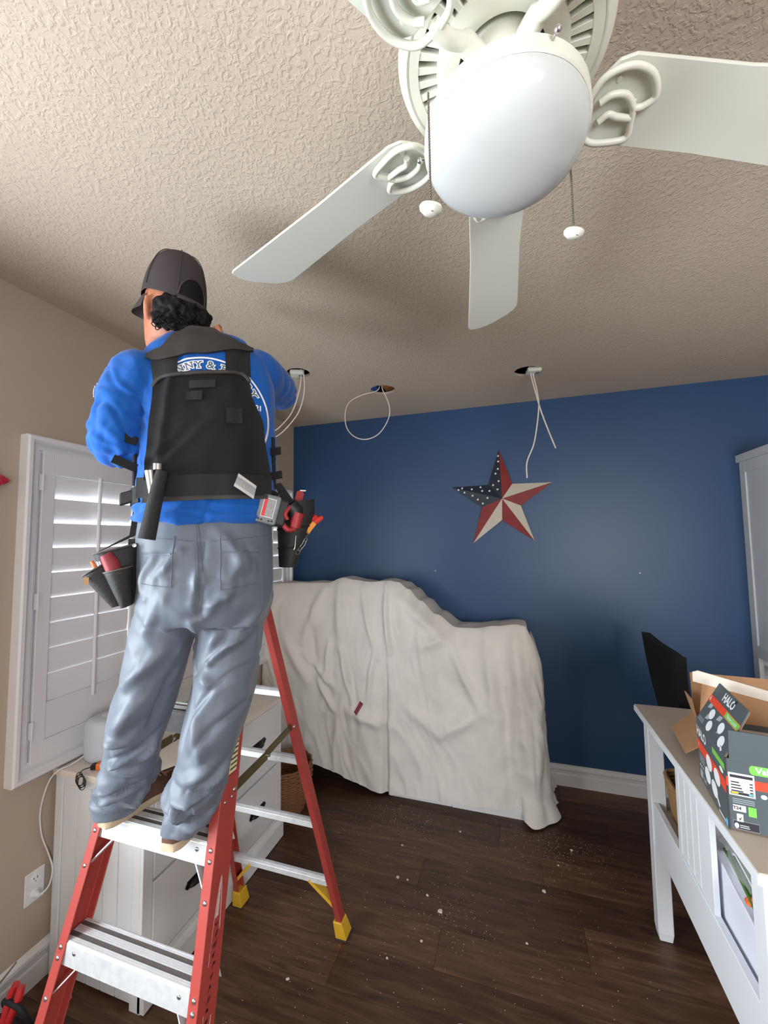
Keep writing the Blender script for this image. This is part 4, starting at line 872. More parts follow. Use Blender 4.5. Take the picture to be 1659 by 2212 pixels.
# left flap printing
L2 = (lf, B+up*BH, uu, fd, fn)
def pl2(name, pts, m, lift=0.0006): face_print(name, pts, m, L2[0], L2[1], L2[2], L2[3], L2[4], lift)
pl2('orange_band', [(0.006,0.074),(0.256,0.074),(0.255,0.096),(0.008,0.096)], M_po)
face_text('brand_lettering', 'HALO', 0.036, 0.130, 0.118, M_pw, *L2, 0.0010, 0, 0.0012, 0.9)
pl2('green_tag', [(0.150,0.076),(0.252,0.076),(0.252,0.094),(0.150,0.094)], M_pg, 0.0009)
face_text('tag_lettering', 'New Look', 0.017, 0.201, 0.085, M_pw, *L2, 0.0013)
face_text('pack_figure', '6', 0.022, 0.018, 0.085, M_pw, *L2, 0.0010)
for cx, cy in ((0.082,0.052), (0.104,0.020), (0.172,0.046), (0.210,0.020)):
    pl2('light_disc', ell(cx, cy, 0.019, 0.0165), M_pw, 0.0009)
    pl2('light_can', [(cx-0.052,cy+0.004),(cx-0.026,cy+0.010),(cx-0.022,cy+0.026),(cx-0.046,cy+0.022)], M_pgr, 0.0005)
pl2('driver_tab', [(0.214,0.010),(0.232,0.000),(0.238,0.006),(0.220,0.014)], M_pw, 0.0009)
for k in range(3): pl2('small_print', [(0.012,0.006+k*0.005),(0.060,0.006+k*0.005),(0.060,0.008+k*0.005),(0.012,0.008+k*0.005)], M_pgr)
MB().cyl(L2[1]+L2[2]*0.168+fd*0.132+fn*0.0002, L2[1]+L2[2]*0.168+fd*0.132+fn*0.0014, 0.006, n=14).build('punch_hole', M_pk, lf)
# front face printing: a along dw from the left edge
L3 = (None, A, dw, up, -du)
fr_ = [o for o in bpy.data.objects if o.parent == hb and o.name.startswith('front_side')][0]
L3 = (fr_, A, dw, up, -du)
BMAP = [(0,0.004),(0.0225,0.028),(0.034,0.052),(0.046,0.068),(0.066,0.092),(0.137,0.150),(0.163,0.176),(0.185,0.185)]
def bmap(b):
    for (x0_, f0_), (x1_, f1_) in zip(BMAP, BMAP[1:]):
        if b <= x1_: return f0_+(f1_-f0_)*(b-x0_)/(x1_-x0_)
    return b
def pf3(name, pts, m, lift=0.0006): face_print(name, [(a if a > 0.25 else a*0.68, bmap(b)) for a, b in pts], m, L3[0], L3[1], L3[2], L3[3], L3[4], lift)
rect = lambda a, b, c, d: [(a,c),(b,c),(b,d),(a,d)]
pf3('orange_band', rect(0.0,BW,0.093,0.122), M_po)
pf3('green_badge', rect(0.086,0.20,0.139,0.163), M_pg); pf3('green_badge', ell(0.086,0.151,0.012,0.012), M_pg, 0.0005)
face_text('badge_lettering', 'Value', 0.022, 0.088, bmap(0.151), M_pw, *L3, 0.0011, 0, 0.0006)
pf3('spec_panel', rect(0.007,0.088,0.066,0.137), M_pw, 0.0009)
pf3('spec_header', rect(0.012,0.083,0.122,0.131), M_pk, 0.0012)
for k in range(4): pf3('spec_row', rect(0.014,0.040+0.004*k,0.106-k*0.009,0.110-k*0.009), M_pk, 0.0012); pf3('spec_value', rect(0.072,0.082,0.106-k*0.009,0.110-k*0.009), M_pk, 0.0012)
pf3('spec_colour_bar', rect(0.012,0.083,0.070,0.078), M_pk, 0.0012); pf3('spec_colour_warm', rect(0.014,0.036,0.072,0.077), M_pyel, 0.0014); pf3('spec_colour_cool', rect(0.068,0.082,0.072,0.077), M_pb, 0.0014)
for k in range(3): pf3('small_print', rect(0.016,0.084,0.058-k*0.004,0.0595-k*0.004), M_pgr, 0.0009)
pf3('title_plate', rect(0.016,0.056,0.034,0.046), M_pw, 0.0009); face_text('plate_lettering', 'T24', 0.011, 0.0195, bmap(0.040), M_pk, *L3, 0.0013, 0, 0.0004)
pf3('green_plate', rect(0.063,0.088,0.030,0.046), M_pg, 0.0009)
pf3('check_plate', rect(0.026,0.046,0.020,0.031), M_pw, 0.0009); pf3('check_stroke', [(0.030,0.026),(0.036,0.023),(0.043,0.029),(0.036,0.0255)], M_pk, 0.0013)
pf3('round_mark', ell(0.114,0.076,0.010,0.007), M_pw, 0.0009)
pf3('footer_frame', rect(0.014,0.094,0.002,0.0225), M_pgr, 0.0006); pf3('footer_panel', rect(0.0148,0.0932,0.0028,0.0217), M_pk, 0.0009)
pf3('footer_drop', ell(0.024,0.0105,0.007,0.0065), M_pw, 0.0013); pf3('footer_line', rect(0.034,0.062,0.011,0.0135), M_pgr, 0.0013); pf3('footer_line', rect(0.034,0.064,0.0065,0.009), M_pgr, 0.0013)
pf3('light_can', rect(0.128,0.160,0.022,0.036), M_pgr, 0.0009)
pf3('pink_mark', ell(0.138,0.010,0.010,0.005), mat('print_pink', srgb(226,150,156), 0.55), 0.0009)
# ================================================================== BROWN CARTON behind it
bc = tag(empty('brown_carton', (2.60, -1.33, TZ)), 'plain brown cardboard carton with open flaps behind the dark grey carton', 'box')
q0, q1, q2, q3 = V3((2.475,-1.480,TZ+0.001)), V3((2.505,-1.235,TZ+0.001)), V3((2.84,-1.26,TZ+0.001)), V3((2.81,-1.505,TZ+0.001))
hB = 0.095; cen = (q0+q1+q2+q3)/4
for a, b in ((q0,q1), (q1,q2), (q2,q3), (q3,q0)):
    nn = up.cross(b-a).normalized(); nn = nn if nn.dot(cen-a) > 0 else -nn
    MB().prism([a, b, b+up*hB, a+up*hB], nn*0.004).build('carton_side', M_brown, bc)
MB().prism([q0+up*0.001, q1+up*0.001, q2+up*0.001, q3+up*0.001], up*0.004).build('carton_bottom', M_brown, bc)
def flap(a, b, d, ta=0.015):
    e = (b-a).normalized(); return MB().prism([a+up*hB, b+up*hB, b+up*hB+d-e*ta, a+up*hB+d+e*ta], (b-a).cross(d).normalized()*0.004).build('carton_flap', M_brown, bc)
flap(q0, q1, V3((-0.075,0.015,-0.068)))          # drooping towards the table edge
flap(q1, q2, V3((-0.02,0.045,0.140)), 0.03)      # standing up at the back
flap(q2, q3, V3((0.14,0.0,0.03)))
flap(q3, q0, V3((0.0,-0.02,0.12)), 0.05)
MB().prism([q1+up*(hB)+V3((-0.006,-0.006,0)), q1+up*hB+V3((-0.022,-0.09,0.0)), q1+up*hB+V3((-0.030,-0.07,0.075)), q1+up*hB+V3((-0.030,-0.012,0.082))], V3((0.004,0,0))).build('carton_flap', M_brown, bc)
# boxed lamp trim lying in the carton
inb = tag(MB().obox((2.585,-1.64,TZ+0.095), du, dw, up, 0.10, 0.13, 0.075).build('inner_box', M_cream, bevel=0.002), 'pale card inner box sitting inside the dark grey carton', 'box')
ib = V3((2.585,-1.64,TZ+0.171))
MB().add([ib-dw*0.10-du*0.06, ib+dw*0.02-du*0.06, ib+dw*0.02-du*0.02, ib-dw*0.10-du*0.02], [(0,1,2,3)]).build('black_label', M_pk, inb, recalc=False)
# ================================================================== PERSON on the ladder
PSI = rad(35); PO = V3((0.967, -2.154, 0)); PR = V3((cos(PSI), sin(PSI), 0)); PF = V3((-sin(PSI), cos(PSI), 0)); UP = V3((0,0,1))
person = tag(empty('person', (0.83, -2.17, 0.888)), 'worker in blue shirt, dark cap and grey trousers standing on the red ladder', 'person')
def remesh(mb, vox, smooth_it=4, fac=0.5):
    me = bpy.data.meshes.new('tmp'); me.from_pydata([V3(v) for v in mb.v], [], mb.f)
    bm = bmesh.new(); bm.from_mesh(me); bmesh.ops.recalc_face_normals(bm, faces=bm.faces); bm.to_mesh(me); bm.free()
    o = bpy.data.objects.new('tmp', me); COL.objects.link(o)
    md = o.modifiers.new('r', 'REMESH'); md.mode = 'VOXEL'; md.voxel_size = vox
    if smooth_it: sm = o.modifiers.new('s', 'SMOOTH'); sm.factor = fac; sm.iterations = smooth_it
    dg = bpy.context.evaluated_depsgraph_get(); ev = o.evaluated_get(dg); m2 = bpy.data.meshes.new_from_object(ev)
    vs_ = [v.co.copy() for v in m2.vertices]; ns_ = [v.normal.copy() for v in m2.vertices]; fs_ = [tuple(p.vertices) for p in m2.polygons]
    bpy.data.objects.remove(o); bpy.data.meshes.remove(me); bpy.data.meshes.remove(m2)
    return vs_, ns_, fs_
def ring(c, w, b, dz=0.0, psi=PSI, n=28, ex=2.3, back=0.0, tz=0.0):
    R_ = V3((cos(psi), sin(psi), 0)); F_ = V3((-sin(psi), cos(psi), 0)); c = V3(c); out = []
    for i in range(n):
        t = 2*PI*i/n; a = math.copysign(abs(cos(t))**(2/ex), cos(t)); s = math.copysign(abs(sin(t))**(2/ex), sin(t))
        out.append(c+R_*(a*w/2)+F_*(s*b*(1.0 if s > 0 else 1.0+back))+UP*(dz*a/2+tz*s))
    return out
def limb(mb, pts, rads, n=16, sub=8):
    P = bez(pts, sub); m = len(pts); R_ = []
    for i in range(len(P)):
        t = i/sub; k = min(int(t), m-2); R_.append(lerp(rads[k], rads[k+1], t-k))
    mb.tube(P, R_, n); mb.ball(P[0], R_[0], n, 8); mb.ball(P[-1], R_[-1], n, 8)
# --- landmarks
SH_L, EL_L, WR_L = V3((0.826,-2.288,2.200)), V3((0.782,-2.310,1.998)), V3((0.735,-2.120,2.176))
SH_R, EL_R, WR_R = V3((1.066,-2.050,2.272)), V3((0.985,-1.800,2.308)), V3((0.815,-1.905,2.455))
HIP = [(0.968,-2.153,1.800)]
HD_A = rad(75); HF = V3((-sin(HD_A), cos(HD_A), 0)); HRt = V3((cos(HD_A), sin(HD_A), 0)); HT = rad(10)
HC = V3((0.889,-2.231,2.424))
HFt = HF*cos(HT)+UP*sin(HT); HUt = UP*cos(HT)-HF*sin(HT)
def hp(r, f, u): return HC+HRt*r+HFt*f+HUt*u
# --- shirt
sh = MB()
TOR = [((0.968,-2.153,1.772),0.396,0.138,0.0), ((0.968,-2.153,1.792),0.392,0.136,0.004), ((0.969,-2.153,1.820),0.388,0.134,0.008), ((0.970,-2.152,1.890),0.384,0.134,0.018), ((0.972,-2.150,1.962),0.376,0.130,0.028),
       ((0.973,-2.149,2.035),0.372,0.126,0.037), ((0.972,-2.150,2.108),0.372,0.124,0.047), ((0.968,-2.153,2.182),0.372,0.120,0.057), ((0.956,-2.164,2.256),0.350,0.104,0.062), ((0.941,-2.180,2.312),0.285,0.086,0.055), ((0.930,-2.190,2.345),0.165,0.066,0.02), ((0.926,-2.194,2.360),0.135,0.060,0.0)]
sh.loft([ring(c, w, b, dz, ex=2.5) for c, w, b, dz in TOR])
limb(sh, [SH_L+PR*0.03, SH_L, (SH_L*0.55+EL_L*0.45)+PR*-0.008, EL_L, EL_L*0.45+WR_L*0.55, WR_L], [0.062,0.068,0.066,0.060,0.050,0.040])
limb(sh, [SH_R-PR*0.05, SH_R, SH_R*0.5+EL_R*0.5+V3((0.012,0,-0.006)), EL_R, EL_R*0.5+WR_R*0.5, WR_R], [0.064,0.068,0.064,0.060,0.050,0.040])
vs_, ns_, fs_ = remesh(sh, 0.006, 6)
def fold_noise(p, d, s1, s2, seed):     # ridged noise stretched along d
    d = d.normalized(); q = p-d*p.dot(d); q = q*s1+d*p.dot(d)*s2+V3((seed, seed*1.7, 0)); return 1-2*abs(noise.noise(q))
def crease(p, d, s1, s2, seed, w):   # narrow grooves
    d = d.normalized(); q = p-d*p.dot(d); q = q*s1+d*p.dot(d)*s2+V3((seed, seed*1.7, 0)); return -math.exp(-(noise.noise(q)/w)**2)
SV = []
for v, n_ in zip(vs_, ns_):
    # wrinkles across the bent elbows and along the sides; the back stays fairly flat under the vest
    dl = min((v-(SH_L*0.6+EL_L*0.4)).length, (v-EL_L).length); dr = (v-EL_R).length
    wl = math.exp(-(dl/0.10)**2); wr = math.exp(-(dr/0.13)**2)
    a = 0.016*wl*fold_noise(v, V3((0.45,0.1,-0.9)), 19, 4.0, 2.0)+0.008*wl*fold_noise(v, V3((0.7,0.3,-0.5)), 34, 8.0, 12.0)+0.012*wr*fold_noise(v, V3((0.4,0.3,0.8)), 14, 4, 5.0)
    a += 0.007*fold_noise(v, V3((0.2,0.1,1)), 10, 3, 8.0)*(1-max(wl, wr))
    a += 0.013*wl*crease(v, V3((0.5,0.1,-0.85)), 15, 3.0, 31.0, 0.10)+0.010*wr*crease(v, V3((0.4,0.3,0.8)), 14, 3, 17.0, 0.10)
    a += 0.005*(1-max(wl, wr))*crease(v, V3((0.25,0.1,1)), 8, 2.5, 44.0, 0.08)
    if v.z < 1.86: a += 0.005*sin(v.z*190+3*noise.noise(v*9))*max(0, min(1, (1.86-v.z)/0.06))
    SV.append(v+n_*a)
M_shirt = mat('blue_cotton', srgb(22,86,168), 0.85, var=0.06, vscale=5, bump=0.06, bscale=500, bdist=0.001, spec=0.2, sheen=0.15)
shirt = mesh_obj('shirt', SV, fs_, M_shirt, person, smooth=180)
shirt_bvh = BVHTree.FromPolygons(SV, fs_)
# --- trousers
tr = MB()
tr.loft([ring(c, w, b, 0, ex=2.5, back=bk) for c, w, b, bk in (((0.968,-2.153,1.812),0.368,0.122,0), ((0.967,-2.155,1.734),0.378,0.126,0.03), ((0.969,-2.153,1.678),0.376,0.128,0.12), ((0.970,-2.151,1.608),0.374,0.130,0.18), ((0.969,-2.152,1.545),0.368,0.126,0.14), ((0.964,-2.157,1.490),0.345,0.112,0.05))])
def leg(rows, psi):
    P = []
    pts = [V3(r[0]) for r in rows]; C_ = bez(pts, 5); m = len(rows)
    for i, c in enumerate(C_):
        t = i/5; k = min(int(t), m-2); w = lerp(rows[k][1], rows[k+1][1], t-k); P.append(ring(c, w, w/2*1.06, 0, psi, 24, 2.15))
    tr.loft(P)
leg([((0.905,-2.208,1.580),0.165), ((0.888,-2.228,1.470),0.160), ((0.850,-2.233,1.349),0.152), ((0.798,-2.224,1.210),0.144), ((0.750,-2.206,1.090),0.140), ((0.722,-2.197,0.995),0.142), ((0.699,-2.196,0.955),0.130), ((0.690,-2.198,0.922),0.124)], rad(20))
leg([((1.036,-2.100,1.580),0.180), ((1.030,-2.125,1.455),0.180), ((1.040,-2.156,1.341),0.166), ((1.034,-2.186,1.222),0.154), ((0.999,-2.190,1.098),0.142), ((0.968,-2.186,1.021),0.142), ((0.950,-2.184,0.965),0.132), ((0.940,-2.194,0.922),0.124)], rad(25))
vs_, ns_, fs_ = remesh(tr, 0.006, 6)
FOLDS = [(1.105,-2.153,1.686, 1.057,-2.200,1.603, 0.020,0.010), (1.067,-2.190,1.591, 1.007,-2.248,1.516, 0.013,0.012), (1.116,-2.142,1.533, 1.076,-2.192,1.431, 0.014,0.009), (1.109,-2.150,1.465, 1.053,-2.235,1.390, 0.010,0.012), (1.062,-2.195,1.478, 1.049,-2.227,1.419, 0.016,0.009), (1.024,-2.265,1.393, 1.050,-2.240,1.388, 0.010,0.009), (1.027,-2.273,1.362, 1.069,-2.240,1.326, 0.016,0.008), (1.061,-2.229,1.140, 1.007,-2.256,1.088, 0.014,0.012), (1.032,-2.224,1.057, 0.980,-2.260,1.038, 0.011,0.015), (0.961,-2.272,1.028, 0.983,-2.241,0.985, 0.009,0.012), (1.060,-2.207,1.072, 1.004,-2.252,1.067, 0.007,-0.012), (1.031,-2.198,0.980, 0.985,-2.240,0.982, 0.007,-0.012), (1.094,-2.196,1.123, 1.032,-2.229,1.070, 0.012,0.010), (1.043,-2.279,1.250, 1.044,-2.244,1.140, 0.016,0.009), (1.024,-2.200,0.949, 0.973,-2.246,0.951, 0.012,0.008), (1.048,-2.209,1.746, 1.094,-2.164,1.638, 0.016,0.008), (1.023,-2.233,1.655, 1.011,-2.244,1.566, 0.012,0.008), (0.812,-2.272,1.173, 0.771,-2.308,1.178, 0.010,0.011), (0.879,-2.220,1.183, 0.753,-2.291,1.107, 0.007,-0.013), (0.795,-2.261,1.117, 0.751,-2.292,1.103, 0.009,0.013), (0.773,-2.251,1.043, 0.729,-2.284,1.029, 0.010,0.014), (0.815,-2.211,1.028, 0.726,-2.287,1.028, 0.006,-0.012), (0.753,-2.257,1.004, 0.720,-2.284,0.993, 0.008,0.012), (0.863,-2.282,1.301, 0.791,-2.294,1.186, 0.016,0.014), (0.932,-2.286,1.674, 0.897,-2.320,1.596, 0.012,0.008), (0.971,-2.248,1.681, 0.916,-2.301,1.571, 0.012,0.010), (0.960,-2.259,1.605, 0.910,-2.307,1.486, 0.014,0.010), (0.926,-2.276,1.431, 0.846,-2.310,1.336, 0.014,0.010), (0.930,-2.246,1.360, 0.859,-2.252,1.217, 0.012,-0.010), (0.814,-2.240,1.104, 0.870,-2.214,1.150, 0.010,0.010), (0.822,-2.197,1.006, 0.775,-2.231,0.972, 0.009,0.010)]
FOLDS = [(V3(f[:3]), V3(f[3:6]), f[6], f[7]) for f in FOLDS]
TV = []
CR = V3((0.955,-2.165,1.480))
for v, n_ in zip(vs_, ns_):
    legR = (v-CR).dot(PR) > 0
    a = 0.0
    k = max(0, min(1, (1.12-v.z)/0.10))*max(0.15, min(1, (v.z-0.925)/0.05))          # stacked folds above the shoes
    a += k*0.017*fold_noise(v, V3((1,0.5,0.35 if legR else -0.35)), 17, 5, 3.0 if legR else 9.0)
    k2 = max(0, 1-abs(v.z-1.27)/0.24)             # long oblique folds from knee to seat
    d2 = V3((0.75,0.4,0.85)) if legR else V3((0.45,0.3,0.9))
    a += k2*0.013*fold_noise(v, d2, 13, 2.2, 6.0 if legR else 1.0)
    a += k*0.014*crease(v, V3((1,0.6,0.30 if legR else -0.30)), 13, 4.0, 51.0, 0.10)+k2*0.009*crease(v, d2, 10, 2.0, 61.0, 0.09)
    k3 = math.exp(-((v.z-1.50)/0.09)**2)          # creases fanning out below the seat
    a += k3*0.010*fold_noise(v, V3((0.8 if legR else -0.5, 0.5 if legR else -0.3, 0.75)), 15, 3, 4.0)
    if n_.dot(PF) < 0.35:
        for A_, B_, w_, k_ in FOLDS:
            e_ = B_-A_; t_ = max(0, min(1, (v-A_).dot(e_)/e_.length_squared)); q_ = v-A_-e_*t_; q_ = q_-n_*q_.dot(n_); dd = q_.length
            if dd < w_*3 and (v-A_-e_*t_).length < 0.09: a += 2.2*k_*math.exp(-(dd/w_)**2)*(0.3+0.7*sin(PI*min(0.97, max(0.03, t_))))
    if v.z > 1.52:
        s = (v-PO).dot(PR)
        a -= 0.010*math.exp(-(s/0.012)**2)*((v-PO).dot(PF) < 0)*(1 if v.z < 1.72 else 0.4)   # seat seam
    TV.append(v+n_*a)
M_trou = mat('grey_work_trousers', srgb(96,104,117), 0.5, var=0.05, vscale=6, bump=0.05, bscale=600, bdist=0.001, spec=0.4, sheen=0.1)
trousers = mesh_obj('trousers', TV, fs_, M_trou, person, smooth=180)
trou_bvh = BVHTree.FromPolygons(TV, fs_)
def hit_back(l, z, lift=0.004, bv_=None, d=None):
    """point on the wearer's back at lateral offset l and height z, lifted off the cloth"""
    o = PO+PR*l-PF*0.6+UP*z; d = d or PF; best = None
    for b_ in ([bv_] if bv_ else [shirt_bvh, trou_bvh]):
        h = b_.ray_cast(o, d)
        if h[0] and (best is None or h[3] < best): best = h[3]
    if best is None: best = 0.58
    return o+d*(best-lift)
def back_patch(name, corner, nu, nv, m, parent, lift, thick=0.003, smooth=180, relax=0):
    """curved panel lying on the back; corner(u,v) gives (l, z)"""
    G = [[hit_back(*corner(i/nu, j/nv), lift) for i in range(nu+1)] for j in range(nv+1)]
    for _ in range(relax):
        H2 = [[p.copy() for p in r] for r in G]
        for j in range(nv+1):
            for i in range(nu+1):
                d0 = (G[j][i]-PO).dot(PF); ns2 = [(G[j2][i2]-PO).dot(PF) for j2, i2 in ((j-1,i),(j+1,i),(j,i-1),(j,i+1)) if 0 <= j2 <= nv and 0 <= i2 <= nu]
                H2[j][i] = G[j][i]+PF*min(0, (sum(ns2)/len(ns2)-d0))
        G = H2
    mb = MB(); W = nu+1
    A_ = [p for r in G for p in r]; B_ = [p+PF*thick for p in A_]; N_ = len(A_)
    F_ = [(j*W+i, j*W+i+1, (j+1)*W+i+1, (j+1)*W+i) for j in range(nv) for i in range(nu)]
    F_ += [tuple(N_+q for q in f[::-1]) for f in list(F_)]
    ring_ = [i for i in range(W)]+[j*W+nu for j in range(1, nv+1)]+[nv*W+i for i in range(nu-1, -1, -1)]+[j*W for j in range(nv-1, 0, -1)]
    F_ += [(a, N_+a, N_+b, b) for a, b in zip(ring_, ring_[1:]+ring_[:1])]
    mb.add(A_+B_, F_); return mb.build(name, m, parent, smooth=smooth if smooth < 180 else 60)
def bil(p00, p10, p11, p01): return lambda u, v: tuple((1-u)*(1-v)*p00[i]+u*(1-v)*p10[i]+u*v*p11[i]+(1-u)*v*p01[i] for i in (0,1))
# --- printing on the back of the shirt
M_print = mat('shirt_print_white', srgb(236,238,242), 0.7); M_printg = mat('shirt_print_grey', srgb(84,96,110), 0.7)
RC = (0.002, 2.073)
def shirt_pts(vs2, lift): return [hit_back(v[0], v[1], lift, shirt_bvh) for v in vs2]
def arc_print(name, r, a0, a1, w, lift=0.0022):
    n = max(8, int(abs(a1-a0)/2.5)); pts = []
    for i in range(n+1):
        t = rad(lerp(a0, a1, i/n)); pts += [(RC[0]+(r-w/2)*sin(t), RC[1]+(r-w/2)*cos(t)), (RC[0]+(r+w/2)*sin(t), RC[1]+(r+w/2)*cos(t))]
    mesh_obj(name, shirt_pts(pts, lift), [(2*i, 2*i+1, 2*i+3, 2*i+2) for i in range(n)], M_print, shirt, recalc=False, keep=True)
arc_print('print_ring', 0.170, -42, 112, 0.0052)
arc_print('print_ring', 0.126, -30, 40, 0.0048)
def subdiv2d(vs2, fs2, cuts):
    me = bpy.data.meshes.new('t'); me.from_pydata([(v[0], v[1], 0) for v in vs2], [], fs2); bm = bmesh.new(); bm.from_mesh(me)
    bmesh.ops.triangulate(bm, faces=bm.faces); bm.to_mesh(me); bm.free()
    r_ = [tuple(v.co) for v in me.vertices], [tuple(p.vertices) for p in me.polygons]; bpy.data.meshes.remove(me); return r_
SERIF = {'N': [(-0.42,0.5),(0.42,0.5),(-0.42,-0.5)], 'Y': [(-0.42,0.5),(0.42,0.5),(0.0,-0.5)], 'P': [(-0.30,-0.5),(-0.34,0.5)], 'R': [(-0.32,-0.5),(0.36,-0.5)]}
def shirt_letter(chx, ang, r, size):
    t = rad(ang); ca, sa = cos(-t), sin(-t); cl, cz = RC[0]+r*sin(t), RC[1]+r*cos(t)
    tf = lambda v: (cl+v[0]*ca-v[1]*sa, cz+v[0]*sa+v[1]*ca)
    for nm, off, m, lift in (('print_letter_outline', 0.0030, M_print, 0.0022), ('print_letter', 0.0004, M_printg, 0.0030)):
        v2, f2 = text2d(chx, size, off)
        v2 = [(v[0]*1.02, v[1]) for v in v2]
        for sx_, sy_ in SERIF.get(chx, []):    # slab serifs
            hx, hy = size*0.15+off, size*0.035+off; cx_, cy_ = sx_*size*0.62, sy_*size*0.66; k = len(v2)
            v2 += [(cx_-hx, cy_-hy), (cx_+hx, cy_-hy), (cx_+hx, cy_+hy), (cx_-hx, cy_+hy)]; f2 = f2+[(k, k+1, k+2, k+3)]
        mesh_obj(nm, shirt_pts([tf(v) for v in v2], lift), f2, m, shirt, recalc=False, keep=True)
for chx, a_ in (('N',-28.5), ('N',-18), ('Y',-8.5), ('&',4), ('P',18), ('R',49), ('Y',58)): shirt_letter(chx, a_, 0.148, 0.028 if chx != '&' else 0.032)
v2, f2 = text2d('21', 0.022, 0.001); mesh_obj('print_figures', shirt_pts([(0.144+v[0]*0.85, 2.112+v[1]) for v in v2], 0.0024), f2, M_print, shirt, recalc=False, keep=True)
# small white print on the left sleeve
for k in range(5):
    q = SH_L*0.72+EL_L*0.28+UP*(0.016-k*0.008); d = (-PR*0.96-PF*0.28).normalized(); h = shirt_bvh.ray_cast(q+d*0.3, -d)
    if h[0]: MB().obox(h[0]+d*0.001, d.cross(UP), d, UP, 0.007, 0.0008, 0.0026).build('sleeve_print', M_print, shirt)
# --- tool vest: yoke, two straps, mesh back panel, waist belt
M_vest = mat('black_vest_mesh', srgb(15,15,18), 0.75, var=0.25, vscale=10, bump=0.25, bscale=350, bdist=0.001, spec=0.3)
M_web = mat('black_webbing', srgb(16,16,17), 0.8, bump=0.2, bscale=400, bdist=0.001)
M_yoke = mat('charcoal_padded_yoke', srgb(44,41,40), 0.6, var=0.12, vscale=14, bump=0.06, bscale=200)
vest = empty('tool_vest', (0.967,-2.28,1.85)); put(vest, (0.967,-2.28,1.85), person)
for L4 in (((-0.136,2.155),(-0.073,2.170),(-0.075,2.250),(-0.145,2.236)), ((0.053,2.195),(0.121,2.204),(0.117,2.290),(0.050,2.276))):
    back_patch('shoulder_strap', bil(*L4), 6, 8, M_web, vest, 0.008)
def vest_corner(u, v):   # v 0 bottom .. 1 top, rounded upper corners
    l0 = interp([(0,-0.147),(0.5,-0.142),(0.92,-0.134),(1,-0.134)], v); l1 = interp([(0,0.178),(0.5,0.160),(0.92,0.122),(1,0.118)], v)
    zt = lerp(2.168, 2.206, u)+0.004*sin(PI*u); zb = lerp(1.885, 1.905, u)
    e = abs(2*u-1); zt -= 0.022*max(0, (e-0.78)/0.22)**2
    return (lerp(l0, l1, u), lerp(zb, zt, v))
bp_ = back_patch('back_panel', vest_corner, 34, 36, M_vest, vest, 0.010, 0.006, relax=30)
me = bp_.data
for v in me.vertices:      # soft oblique folds across the panel
    w = v.co+WL[bp_]; l = (w-PO).dot(PR); q = w.z-1.90
    t = (l+0.13)*0.74-q*0.67; u_ = (l+0.13)*0.67+q*0.74
    a = 0.011*math.exp(-((t-0.000)/0.012)**2)*min(1, max(0, u_/0.05))*max(0, 1-u_/0.34)+0.009*math.exp(-((t+0.035)/0.010)**2)*max(0, 1-u_/0.26)+0.008*math.exp(-((l+0.118-q*0.1)/0.009)**2)+0.003*noise.noise(w*22)
    v.co -= PF*a
# padded rolled rim along the top of the panel, small sewn patches
rim = [hit_back(*vest_corner(u/24, 1.0), 0.016) for u in range(25)]
MB().tube(rim, 0.006, 8).build('panel_rim', M_yoke, vest, smooth=60)
for c_ in (((-0.040,2.142),(0.028,2.150),(0.028,2.172),(-0.040,2.164)), ((-0.048,2.108),(-0.006,2.112),(-0.006,2.138),(-0.048,2.132)), ((0.058,2.050),(0.100,2.054),(0.098,2.098),(0.056,2.094))):
    back_patch('sewn_patch', bil(*c_), 4, 3, MATS['charcoal_padded_yoke'] if False else mat('worn_patch', srgb(19,19,21), 0.8, var=0.2, vscale=30), vest, 0.0185, 0.002)
# yoke: padded collar over the shoulders
def yoke(u, v):
    lo = interp([(0,-0.158),(0.5,-0.02),(1,0.128)], 0) ; l = lerp(-0.158, 0.128, u); e = abs(2*u-1)
    zb = interp([(0,2.232),(0.08,2.226),(0.5,2.254),(0.92,2.286),(1,2.292)], u)
    zt = interp([(0,2.246),(0.10,2.262),(0.27,2.318),(0.40,2.340),(0.60,2.342),(0.72,2.326),(0.90,2.312),(1,2.306)], u)
    return (l, lerp(zb, zt, v))
yk = back_patch('shoulder_yoke', yoke, 34, 12, M_yoke, vest, 0.014, 0.010, relax=10)
def arc_band(name, z0, z1, l0, l1, m, lift, th=0.004, nu=28, nv=4): return back_patch(name, lambda u, v: (lerp(l0, l1, u), lerp(lerp(z0[0], z0[1], u), lerp(z1[0], z1[1], u), v)), nu, nv, m, vest, lift, th, relax=6)
arc_band('waist_belt', (1.838,1.852), (1.893,1.912), -0.168, 0.182, M_web, 0.017, 0.005)
arc_band('belt_lining', (1.824,1.842), (1.842,1.856), -0.150, 0.172, M_yoke, 0.013, 0.004)
# silver tape wrapped on the belt
tpp = back_patch('silver_tape', bil((0.080,1.872),(0.132,1.838),(0.140,1.876),(0.092,1.908)), 5, 4, mat('silver_tape', srgb(164,170,176), 0.4, 0.5, var=0.15, vscale=40), vest, 0.0225, 0.003)
for b0, b1 in ((0.0,0.22), (0.78,1.0)):
    f_ = bil((0.080,1.872),(0.132,1.838),(0.140,1.876),(0.092,1.908)); back_patch('tape_edge', (lambda b0, b1: lambda u, v: f_(u, lerp(b0, b1, v)))(b0, b1), 5, 2, mat('tape_edge', srgb(206,208,206), 0.4, 0.4), vest, 0.0245, 0.001)
